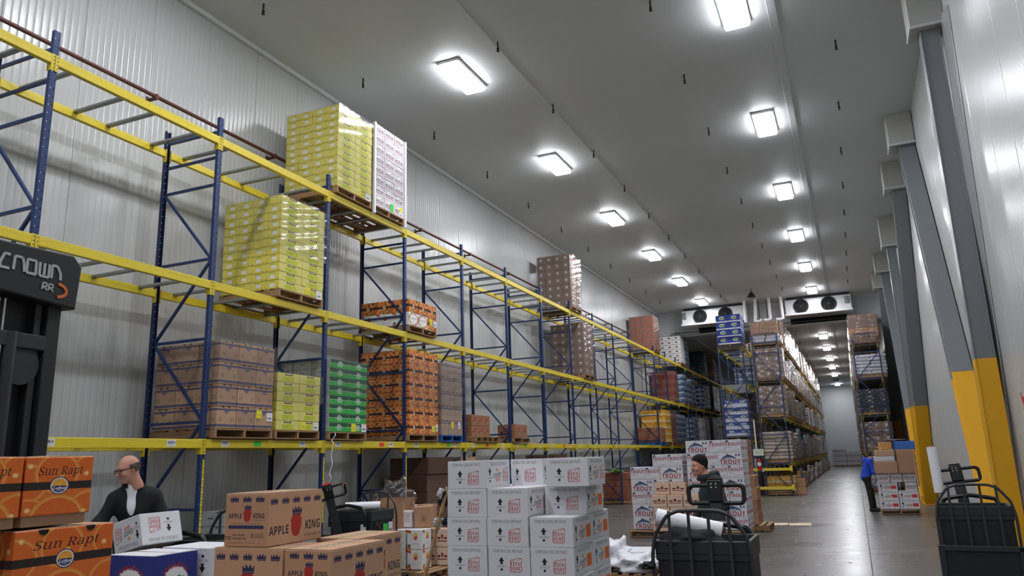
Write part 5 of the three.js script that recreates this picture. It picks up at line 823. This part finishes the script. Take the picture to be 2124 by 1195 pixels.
{ // rolls of wrap
  const roll = (label, pos, rot, r, l) => { const t = thing('film_roll', label, 'film roll', pos); t.rotation.set(...rot); part(t, 'roll', new THREE.CylinderGeometry(r, r, l, 28), whitePlastic); part(t, 'core', new THREE.CylinderGeometry(r * 0.55, r * 0.55, l + 0.02, 20), kraft[1]); part(t, 'core_hole', new THREE.CylinderGeometry(r * 0.42, r * 0.42, l + 0.024, 20), holeMat); return t; };
  roll('white roll of stretch film lying on the centre pallet truck', [-1.3, 1.215, -6.36], [0.0, 0.1, PI / 2 - 0.22], 0.065, 0.52);
  roll('white roll of stretch film standing upright on the right pallet truck', [0.79, 1.5, -9.95], [0, 0, 0.03], 0.052, 0.5);
  roll('white roll of stretch film lying on the left pallet truck', [-6.68, 1.16, -9.55], [0, 0.5, PI / 2], 0.06, 0.5);
  solo('black_cloth', crumple(0.25, 0.1, 0.17, 4, 0.16), M({ color: 0x0c0c10, roughness: 0.9 }), 'black cloth heaped on the centre pallet truck over the film roll', 'cloth', [-1.27, 1.09, -6.27]);
  solo('hand_glove', crumple(0.06, 0.03, 0.05, 2, 0.3), M({ color: 0x16171a, roughness: 0.8 }), 'dark rag hanging at the left side of the centre truck', 'rag', [-1.58, 0.93, -6.05]);
  solo('green_tag', rbox(0.004, 0.16, 0.12, 0.001), greenNote, 'green paper tag hung on the left pallet truck side', 'tag', [-6.335, 0.83, -9.62]); solo('white_tag', rbox(0.004, 0.17, 0.1, 0.001), paperNote, 'white paper tag hung beside the green one on the truck', 'tag', [-6.335, 0.84, -9.75]);
  const cb = thing('cable_loop', 'dark and red cable loop on the left pallet truck side', 'cable', [-6.33, 0.86, -9.45]); part(cb, 'dark_cable', tube([[0, 0.1, 0.12], [0.02, 0.0, 0.0], [0.02, -0.08, -0.08], [0, -0.1, 0.02], [0, -0.06, 0.14]], 0.01, 30, 6), black); part(cb, 'red_cable', tube([[0.012, 0.08, 0.1], [0.03, -0.02, -0.02], [0.03, -0.1, -0.06], [0.01, -0.12, 0.04]], 0.006, 30, 6), M({ color: 0x8f2a20, roughness: 0.5 }));
}
{ // reach truck mast, left edge
  const t = thing('reach_truck', 'tall black reach truck mast with white lettering at the left edge', 'forklift', [-4.72, 0, -2.95], 0.1), bk = M({ color: 0x191b1e, roughness: 0.55 });
  const cap = new THREE.Shape(); cap.moveTo(-0.36, 2.9); cap.lineTo(0.42, 2.86); cap.lineTo(0.44, 3.14); cap.lineTo(0.38, 3.2); cap.lineTo(-0.34, 3.17); cap.lineTo(-0.4, 3.06); cap.closePath();
  const cg = new THREE.ExtrudeGeometry(cap, { depth: 0.3, bevelEnabled: true, bevelSize: 0.012, bevelThickness: 0.012, bevelSegments: 2 }); cg.rotateY(PI / 2); part(t, 'mast_cap', cg, bk, [-0.27, 0, 0]);
  const L = (s, size, px, y, z, m) => { };
  // stroke letters, set on the cap face (x+), reading towards -z
  const stroke = (pts, z0, y0, k, m, r, name) => part(t, name, merge(pts.map((p) => { const l = []; for (let i = 0; i + 1 < p.length; i++) l.push(bar([0, p[i][1] * k, -p[i][0] * k], [0, p[i + 1][1] * k, -p[i + 1][0] * k], 0.006, r)); return merge(l); })), m, [0.046, y0, z0]);
  const lm = M({ color: 0xa9acae, roughness: 0.5 });
  const word = { c: [[[0.9, 1], [0.35, 1], [0, 0.35], [0.02, 0], [0.92, 0]]], r: [[[0, 0], [0.06, 1], [0.8, 1], [1, 0.6], [1.1, 0]]], o: [[[0, 0], [0.02, 1], [0.9, 1], [0.95, 0], [0, 0]]], w: [[[0, 1], [0.02, 0], [1, 0], [1, 1]], [[0.5, 1], [0.5, 0.05]]], n: [[[0, 0], [0, 1], [0.55, 1], [0.95, 0.5], [1, 0]]] };
  let q = 0; for (const ch of ['c', 'r', 'o', 'w', 'n']) { stroke(word[ch].map((p) => p.map(([a, b]) => [a * 0.78 + q, b])), 0.14, 3.02, 0.088, lm, 0.017, 'letter'); q += 1.02; }
  const arc = []; for (let k = 0; k < 12; k++) { const a = -1.35 + (k / 11) * 2.7; arc.push([Math.cos(a) * 1.1, Math.sin(a) * 0.6]); } stroke([arc], -0.26, 2.95, 0.075, M({ color: 0xd0682e, roughness: 0.5 }), 0.02, 'orange_swoosh');
  stroke([[[0, 0], [0.1, 1], [0.7, 1], [0.7, 0.5], [0.1, 0.5], [0.8, 0]], [[1, 0], [1.1, 1], [1.7, 1], [1.7, 0.5], [1.1, 0.5], [1.8, 0]]], -0.16, 2.935, 0.045, lm, 0.009, 'letter');
  for (const z of [-0.33, 0.33]) { part(t, 'mast_rail', rbox(0.16, 2.7, 0.1, 0.01), bk, [-0.1, 1.55, z]); part(t, 'mast_rail', rbox(0.1, 2.85, 0.05, 0.008), charcoal, [-0.1, 1.5, z * 0.72]); }
  for (const z of [0.02, 0.06, 0.15]) part(t, 'lift_chain', rbox(0.012, 1.5, 0.014, 0.003), M({ color: 0xb9bcc0, roughness: 0.25, metalness: 0.8 }), [-0.03, 2.1, z]);
  part(t, 'mast_plate', rbox(0.02, 2.8, 1.3, 0.006), bk, [-0.13, 1.5, 0.28]); part(t, 'cross_member', rbox(0.08, 0.1, 0.6, 0.01), charcoal, [-0.06, 2.6, 0]); part(t, 'hydraulic_cylinder', cyl(0.045, 2.3, 18), charcoal, [-0.05, 1.5, -0.05]); part(t, 'motor_cover', moved(cyl(0.13, 0.06, 24), 0, 0, 0, 0, 0, PI / 2), charcoal, [-0.07, 2.45, -0.14]);
  part(t, 'lower_body', rbox(0.5, 1.3, 0.9, 0.04, 2), bk, [-0.25, 0.72, 0]); for (const z of [-0.36, 0.36]) part(t, 'support_leg', rbox(1.3, 0.14, 0.14, 0.02), bk, [0.3, 0.12, z]); for (const z of [-0.36, 0.36]) part(t, 'wheel', moved(cyl(0.08, 0.1, 20), 0, 0, 0, PI / 2), charcoal, [0.85, 0.08, z]);
}

// ---------------------------------------------------------------- people
const smin = (a, b, k) => { const h = Math.max(k - Math.abs(a - b), 0) / k; return Math.min(a, b) - h * h * k * 0.25; };
function capsule(p, a, b, ra, rb) {                     // tapered, distance to p
  const dx = b[0] - a[0], dy = b[1] - a[1], dz = b[2] - a[2], px = p[0] - a[0], py = p[1] - a[1], pz = p[2] - a[2];
  const h = Math.min(1, Math.max(0, (px * dx + py * dy + pz * dz) / (dx * dx + dy * dy + dz * dz + 1e-9)));
  return Math.hypot(px - dx * h, py - dy * h, pz - dz * h) - (ra + (rb - ra) * h);
}
const ell = (p, c, r) => { const x = (p[0] - c[0]) / r[0], y = (p[1] - c[1]) / r[1], z = (p[2] - c[2]) / r[2], l = Math.hypot(x, y, z), g = Math.hypot(x / r[0], y / r[1], z / r[2]); return l < 1e-6 ? -Math.min(...r) : (l * (l - 1)) / g; };
function surface(f, lo, hi, n) {
  const mc = new MarchingCubes(n, new THREE.MeshBasicMaterial(), false, false, 120000), half = n / 2, p = [0, 0, 0];
  for (let z = 0; z < n; z++) for (let y = 0; y < n; y++) for (let x = 0; x < n; x++) {
    p[0] = lo[0] + (hi[0] - lo[0]) * (((x - half) / half + 1) / 2); p[1] = lo[1] + (hi[1] - lo[1]) * (((y - half) / half + 1) / 2); p[2] = lo[2] + (hi[2] - lo[2]) * (((z - half) / half + 1) / 2);
    mc.field[x + y * n + z * n * n] = -f(p);
  }
  mc.isolation = 0; mc.update();
  const c = mc.count, a = new Float32Array(c * 3);
  for (let i = 0; i < c * 3; i++) { const k = i % 3; a[i] = lo[k] + (hi[k] - lo[k]) * ((mc.positionArray[i] + 1) / 2); }
  const g = new THREE.BufferGeometry(); g.setAttribute('position', new THREE.BufferAttribute(a, 3));
  const m = mergeVertices(g, 1e-5); m.computeVertexNormals(); return m;
}
const bones = (list, k) => (p) => { let d = 1e9; for (const b of list) d = smin(d, capsule(p, b[0], b[1], b[2], b[3]), k); return d; };
const lerp = (a, b, t) => a.map((v, i) => v + (b[i] - v) * t);
function handField(w, dir, nrm, curl, s = 1) {          // wrist, pointing direction, palm normal
  const D = V3(...dir).normalize(), N = V3(...nrm); N.sub(D.clone().multiplyScalar(N.dot(D))).normalize(); const S = D.clone().cross(N), W = V3(...w);
  const P = (a, b, c) => W.clone().addScaledVector(D, a * s).addScaledVector(S, b * s).addScaledVector(N, c * s).toArray(), L = [];
  for (const b of [-0.03, -0.01, 0.01, 0.03]) L.push([P(0.01, b * 0.7, 0), P(0.085, b, 0), 0.017 * s, 0.013 * s]);
  [[-0.031, 0.062], [-0.01, 0.074], [0.012, 0.07], [0.033, 0.055]].forEach(([b, l]) => { let a = 0.085, c = 0, ang = 0, q = P(a, b, c); for (let k = 0; k < 3; k++) { ang += curl * (k ? 1 : 0.6); const st = l * [0.45, 0.32, 0.25][k]; a += Math.cos(ang) * st; c += Math.sin(ang) * st; const r = P(a, b, c); L.push([q, r, (0.0095 - k * 0.0008) * s, (0.0088 - k * 0.0008) * s]); q = r; } });
  const t0 = P(0.025, -0.03, 0.006), t1 = P(0.055, -0.056, 0.018 + curl * 0.008), t2 = P(0.085, -0.06 + curl * 0.012, 0.03 + curl * 0.016); L.push([t0, t1, 0.014 * s, 0.011 * s], [t1, t2, 0.011 * s, 0.009 * s]);
  return L;
}
function person(label, pos, ry, J, look) {
  const t = thing('person', label, 'person', pos, ry), skinC = look.skin || 0xb98570;
  const skin = M({ color: skinC, roughness: 0.55 });
  const j = J, mid = lerp(j.pelvis, j.chest, 0.5);
  const arms = (e) => ['L', 'R'].flatMap((s) => [[j['sh' + s], j['el' + s], 0.046 + e, 0.038 + e], [j['el' + s], j['wr' + s], 0.038 + e, 0.026 + e]]);
  const legs = (e) => ['L', 'R'].flatMap((s) => [[j['hip' + s], j['kn' + s], 0.078 + e, 0.054 + e], [j['kn' + s], j['an' + s], 0.052 + e, 0.036 + e]]);
  const torso = (e) => [[j.pelvis, mid, 0.115 + e, 0.112 + e], [mid, j.chest, 0.112 + e, 0.125 + e], [lerp(j.hipL, j.hipR, 0.1), lerp(j.hipL, j.hipR, 0.9), 0.085 + e, 0.085 + e], [lerp(j.shL, j.shR, 0.14), lerp(j.shL, j.shR, 0.86), 0.05 + e, 0.05 + e], [lerp(lerp(j.shL, j.shR, 0.5), j.neck, 0.7), lerp(j.shL, j.shR, 0.12), 0.05 + e, 0.045 + e], [lerp(lerp(j.shL, j.shR, 0.5), j.neck, 0.7), lerp(j.shL, j.shR, 0.88), 0.05 + e, 0.045 + e], [lerp(lerp(j.shL, j.shR, 0.28), j.chest, 0.45), lerp(lerp(j.shL, j.shR, 0.72), j.chest, 0.45), 0.1 + e, 0.1 + e]];
  const feet = (e) => ['L', 'R'].map((s) => [[j['an' + s][0], 0.045, j['an' + s][2] - 0.02], [j['to' + s][0], 0.035, j['to' + s][2]], 0.045 + e, 0.034 + e]);
  const neck = [[lerp(j.shL, j.shR, 0.5), j.neck, 0.062, 0.055], [j.neck, lerp(j.neck, j.head, 0.6), 0.055, 0.055]];
  const ext = [...arms(0.1), ...legs(0.1), ...torso(0.1), ...feet(0.05)].flatMap((b) => [b[0], b[1]]), lo = [0, 1, 2].map((k) => Math.min(...ext.map((p) => p[k])) - 0.2), hi = [0, 1, 2].map((k) => Math.max(...ext.map((p) => p[k])) + 0.22); lo[1] = -0.06;
  const body = bones([...arms(-0.008), ...legs(-0.01), ...torso(-0.012), ...feet(-0.012), ...neck], 0.05);
  // head in its own axes: +z forward
  const Q = new THREE.Quaternion().setFromEuler(new THREE.Euler(look.nod || 0, look.turn || 0, look.tilt || 0, 'YXZ')), Hc = V3(...j.head);
  const headF = (p) => {
    let d = ell(p, [0, 0.035, -0.012], [0.075, 0.092, 0.094]); d = smin(d, ell(p, [0, -0.03, 0.028], [0.058, 0.082, 0.062]), 0.05); d = smin(d, capsule(p, [0, -0.075, 0.05], [0, -0.092, 0.066], 0.026, 0.02), 0.03);
    d = smin(d, capsule(p, [0, 0.02, 0.083], [0, -0.022, 0.108], 0.011, 0.015), 0.018); d = smin(d, capsule(p, [-0.036, 0.03, 0.07], [0.036, 0.03, 0.07], 0.016, 0.016), 0.02);
    for (const s of [-1, 1]) { d = Math.max(d, -(Math.hypot(p[0] - s * 0.031, p[1] - 0.008, p[2] - 0.094) - 0.015)); d = smin(d, ell(p, [s * 0.031, 0.008, 0.075], [0.013, 0.009, 0.012]), 0.004); d = smin(d, ell(p, [s * 0.079, -0.002, -0.012], [0.01, 0.033, 0.02]), 0.01); d = smin(d, ell(p, [s * 0.042, -0.03, 0.062], [0.022, 0.022, 0.02]), 0.02); }
    d = smin(d, capsule(p, [-0.018, -0.052, 0.079], [0.018, -0.052, 0.079], 0.008, 0.008), 0.008); d = Math.max(d, -capsule(p, [-0.022, -0.058, 0.092], [0.022, -0.058, 0.092], 0.0035, 0.0035)); d = smin(d, capsule(p, [-0.016, -0.066, 0.077], [0.016, -0.066, 0.077], 0.009, 0.009), 0.007);
    return smin(d, capsule(p, [0, -0.05, -0.02], [0, -0.17, -0.04], 0.055, 0.055), 0.04);
  };
  const place = (g) => { g.applyQuaternion(Q); g.translate(Hc.x, Hc.y, Hc.z); return g; };
  const strip = (g) => { g.deleteAttribute('uv'); return g; };
  const list = [surface(body, lo, hi, 72), place(surface(headF, [-0.13, -0.2, -0.15], [0.13, 0.16, 0.16], 76))];
  for (const s of ['L', 'R']) if (look['hand' + s] && !look.gloves) { const h = look['hand' + s], L = handField(j['wr' + s], h.dir, h.nrm, h.curl), c = j['wr' + s]; list.push(surface(bones(L, 0.012), c.map((v) => v - 0.2), c.map((v) => v + 0.2), 100)); }
  part(t, 'body', mergeGeometries(list.map((g) => (g.index ? g.toNonIndexed() : g))), skin);
  if (look.gloves) for (const s of ['L', 'R']) if (look['hand' + s]) { const h = look['hand' + s], c = j['wr' + s]; part(t, 'glove', surface(bones(handField(c, h.dir, h.nrm, h.curl, 1.12).concat([[c, lerp(c, j['el' + s], 0.3), 0.036, 0.042]]), 0.014), c.map((v) => v - 0.22), c.map((v) => v + 0.22), 100), M({ color: 0xb2b3b7, roughness: 0.9 })); }
  // clothes
  const fold = (p) => 0.0022 * Math.sin(p[1] * 23 + p[0] * 29 + p[2] * 11) + 0.0016 * Math.sin(p[1] * 47 - p[0] * 37);
  const jk = bones([...arms(0.016), ...torso(0.016)], 0.07), jm = M({ color: look.top, roughness: 0.9 }), nk = j.neck;
  const jacket = (p) => { let d = jk(p) + fold(p); d = Math.max(d, -capsule(p, [nk[0], nk[1] - 0.02, nk[2] + 0.0], [nk[0], nk[1] + 0.2, nk[2]], 0.075, 0.075)); if (look.open) { const o = look.open; d = Math.max(d, -capsule(p, [o[0], nk[1] + 0.02, nk[2] + 0.1], [o[1], nk[1] - 0.34, j.chest[2] + 0.155], 0.07, 0.025)); } return Math.max(d, j.pelvis[1] - 0.1 - p[1]); };
  part(t, 'jacket', surface(jacket, lo, hi, 84), jm);
  part(t, 'trousers', surface((p) => Math.max(bones([...legs(0.018), torso(0.012)[0], torso(0.012)[2]], 0.05)(p) + fold(p), p[1] - j.pelvis[1] - 0.02, 0.05 - p[1]), lo, [hi[0], j.pelvis[1] + 0.2, hi[2]], 72), M({ color: look.legs, roughness: 0.9 }));
  for (const s of ['L', 'R']) part(t, 'shoe', surface((p) => Math.max(bones([feet(0.008)[s === 'L' ? 0 : 1], [[j['an' + s][0], 0.05, j['an' + s][2]], [j['an' + s][0], 0.11, j['an' + s][2]], 0.05, 0.05]], 0.03)(p), 0.004 - p[1]), [j['an' + s][0] - 0.2, -0.05, j['an' + s][2] - 0.3], [j['an' + s][0] + 0.2, 0.25, j['an' + s][2] + 0.34], 44), M({ color: look.shoes || 0x17171a, roughness: 0.7 }));
  if (look.shirt) part(t, 'shirt', surface((p) => Math.max(bones([...torso(0.006), [lerp(j.shL, j.shR, 0.5), lerp(j.neck, j.head, 0.12), 0.07, 0.066]], 0.05)(p), j.chest[1] - 0.25 - p[1]), lo, hi, 72), M({ color: look.shirt, roughness: 0.8 }));
  if (look.hood) part(t, 'hood', surface((p) => { const c = [nk[0], nk[1] + 0.02, nk[2] - 0.03]; const R = Math.hypot(p[0] - c[0], (p[2] - c[2]) * 0.95); return smin(Math.hypot(R - 0.095, (p[1] - c[1] - 0.25 * (c[2] - p[2])) * 1.1) - 0.04, ell(p, [c[0], c[1] - 0.03, c[2] - 0.1], [0.1, 0.075, 0.06]), 0.03) + fold(p) * 0.6; }, [nk[0] - 0.24, nk[1] - 0.22, nk[2] - 0.28], [nk[0] + 0.24, nk[1] + 0.24, nk[2] + 0.2], 64), jm);
  if (look.collar) part(t, 'collar', surface((p) => { const R = Math.hypot(p[0] - nk[0], p[2] - nk[2] + 0.01); return Math.max(Math.abs(R - 0.085 - (nk[1] - p[1]) * 0.12) - 0.008, Math.abs(p[1] - nk[1] - 0.012) - 0.035, -(Math.abs(Math.atan2(p[0] - nk[0] - look.open[0] + nk[0], p[2] - nk[2])) - 0.45) * 0.08); }, [nk[0] - 0.18, nk[1] - 0.16, nk[2] - 0.18], [nk[0] + 0.18, nk[1] + 0.16, nk[2] + 0.18], 56), jm);
  const hairM = M({ color: look.hairColor || 0x140e0b, roughness: 1 });
  const hl = look.hairTop ?? 0.03;
  if (look.hair !== 'none') part(t, 'hair', place(surface((p) => { let d = headF(p) - 0.007 - 0.002 * Math.sin(p[0] * 190 + p[2] * 120) * Math.sin(p[1] * 150); if (look.hair === 'fringe') return Math.max(d, p[1] - 0.045, -0.03 - p[1], p[2] - 0.012 - (p[1] < 0 ? -0.03 : 0)); const q = ell(p, [0, 0.062, -0.014], [0.083, 0.082, 0.1]); d = smin(d, q, 0.02); return Math.max(d, -(p[1] - hl - 0.006 * Math.sin(p[0] * 130 + p[2] * 90) - 0.9 * (p[2] - 0.07)) * 0.75, p[2] - 0.088); }, [-0.13, -0.15, -0.15], [0.13, 0.19, 0.15], 64)), hairM);
  if (look.hair !== 'fringe' || true) for (const s of [-1, 1]) { const e = new THREE.SphereGeometry(0.0105, 12, 8); e.translate(s * 0.031, 0.008, 0.079); part(t, 'eye', place(strip(e)), M({ color: 0x2a211c, roughness: 0.2 })); const b = bar([s * 0.014, 0.034, 0.088], [s * 0.05, 0.036, 0.074], 0.008, 0.007); part(t, 'eyebrow', place(b), hairM); }
  if (look.glasses) { const l = []; for (const s of [-1, 1]) { l.push(moved(new THREE.TorusGeometry(0.022, 0.0028, 6, 20), s * 0.031, 0.008, 0.103)); l.push(bar([s * 0.053, 0.014, 0.1], [s * 0.082, 0.014, 0.0], 0.004, 0.006)); } l.push(bar([-0.01, 0.012, 0.105], [0.01, 0.012, 0.105], 0.004, 0.004)); part(t, 'glasses', place(merge(l)), black); }
  return t;
}
const pose = (o = {}) => ({ pelvis: [0, 0.95, 0], chest: [0, 1.24, 0.01], neck: [0, 1.47, 0.0], head: [0, 1.62, 0.03], shL: [0.18, 1.41, -0.01], shR: [-0.18, 1.41, -0.01], elL: [0.25, 1.12, -0.02], elR: [-0.25, 1.12, -0.02], wrL: [0.26, 0.88, 0.06], wrR: [-0.26, 0.88, 0.06], hipL: [0.09, 0.92, 0], hipR: [-0.09, 0.92, 0], knL: [0.1, 0.5, 0.02], knR: [-0.1, 0.5, 0.02], anL: [0.11, 0.09, -0.02], anR: [-0.11, 0.09, -0.02], toL: [0.13, 0.03, 0.15], toR: [-0.13, 0.03, 0.15], ...o });
// man in black on his pallet truck
person('bald man with glasses in a black jacket leaning over his truck', [-6.25, 0.195, -5.3], 0.78, pose({ chest: [-0.02, 1.22, 0.06], neck: [-0.05, 1.44, 0.11], head: [-0.09, 1.585, 0.17], shL: [0.145, 1.33, 0.06], shR: [-0.195, 1.32, 0.08], elL: [0.25, 1.1, 0.1], elR: [-0.3, 1.1, 0.14], wrL: [0.24, 0.93, 0.3], wrR: [-0.33, 0.87, 0.28] }),
  { skin: 0xba8570, top: 0x0d0e13, legs: 0x15161c, shirt: 0xdadce2, open: [-0.05, -0.04], collar: true, hair: 'fringe', hairColor: 0x4a3d36, glasses: true, turn: -1.05, nod: 0.28, tilt: 0.08, handL: { dir: [-0.05, -0.5, 0.85], nrm: [-0.2, -0.9, -0.4], curl: 0.7 }, handR: { dir: [0, -0.6, 0.8], nrm: [0.3, -0.8, -0.5], curl: 0.6 } });
// young man in the dark hooded jacket
person('dark haired man in a dark hooded jacket walking left before the trout', [-1.72, 0, -10.0], -1.12, pose({ chest: [0, 1.23, 0.03], neck: [0, 1.46, 0.07], head: [0, 1.605, 0.135], elL: [0.25, 1.12, -0.06], elR: [-0.25, 1.12, 0.04], wrL: [0.24, 0.9, 0.06], wrR: [-0.22, 0.93, 0.2], knL: [0.1, 0.5, 0.16], anL: [0.11, 0.09, 0.2], toL: [0.12, 0.03, 0.37], anR: [-0.11, 0.1, -0.24], knR: [-0.1, 0.5, -0.06], toR: [-0.12, 0.03, -0.07] }),
  { skin: 0xc98c76, top: 0x1f2a2a, legs: 0x15171a, hood: true, hairColor: 0x120c09, hairTop: 0.082, turn: 0.1, nod: 0.12, handL: { dir: [0, -0.9, 0.3], nrm: [-1, 0, 0], curl: 0.4 }, handR: { dir: [0, -0.7, 0.7], nrm: [1, 0, 0], curl: 0.4 } });
// man in blue at the right pallet
person('man in a bright blue hooded jacket bending toward the wrapped pallet', [0.21, 0, -24.3], 1.75, pose({ chest: [0, 1.21, 0.04], neck: [0, 1.41, 0.1], head: [0, 1.525, 0.21], shL: [0.18, 1.37, 0.06], shR: [-0.18, 1.37, 0.06], elL: [0.24, 1.07, 0.14], elR: [-0.24, 1.07, 0.14], wrL: [0.18, 1.05, 0.36], wrR: [-0.18, 1.02, 0.34], pelvis: [0, 0.94, -0.06], hipL: [0.09, 0.91, -0.05], hipR: [-0.09, 0.91, -0.05], knL: [0.1, 0.5, 0.06], knR: [-0.1, 0.5, -0.02], anL: [0.11, 0.09, 0.1], toL: [0.13, 0.03, 0.27] }),
  { skin: 0xa87762, top: 0x1f44b8, legs: 0x1a1c1a, hood: true, hairColor: 0x1b1614, hairTop: 0.075, nod: 0.5, handL: { dir: [-0.2, 0, 1], nrm: [0, -1, 0], curl: 0.5 }, handR: { dir: [0.2, 0, 1], nrm: [0, -1, 0], curl: 0.5 } });
// sweeper behind the white cartons
person('worker in dark clothes and grey gloves holding a broom, mostly hidden', [-4.46, 0, -8.5], 0.35, pose({ elR: [-0.22, 1.3, 0.2], wrR: [-0.2, 1.4, 0.38], elL: [0.08, 1.12, 0.2], wrL: [-0.2, 1.07, 0.32], chest: [0, 1.24, 0.02] }),
  { skin: 0xb0806b, top: 0x14161c, legs: 0x14161b, gloves: true, hairTop: 0.075, handR: { dir: [-0.35, 0.15, 0.9], nrm: [0.8, -0.4, 0.3], curl: 0.9 }, handL: { dir: [-0.9, 0, 0.4], nrm: [0.3, -0.3, 0.9], curl: 0.9 } });
{
  const t = thing('broom', 'wooden broom held upright left of the white gourmet cartons', 'broom', [0, 0, 0]); part(t, 'broom_handle', bar([-4.47, 1.47, -8.1], [-4.78, 0.12, -7.9], 0.03, 0.03), wood[2]); part(t, 'broom_head', rbox(0.4, 0.05, 0.09, 0.015), wood[1], [-4.79, 0.115, -7.9]); part(t, 'bristles', box(0.38, 0.09, 0.07), M({ color: 0x3a2f22, roughness: 1 }), [-4.79, 0.047, -7.9]);
}
scene.traverse((o) => { if (o.isMesh) { o.castShadow = true; o.receiveShadow = true; } if (o.isLight) o.castShadow = true; });
renderer.render(scene, camera);
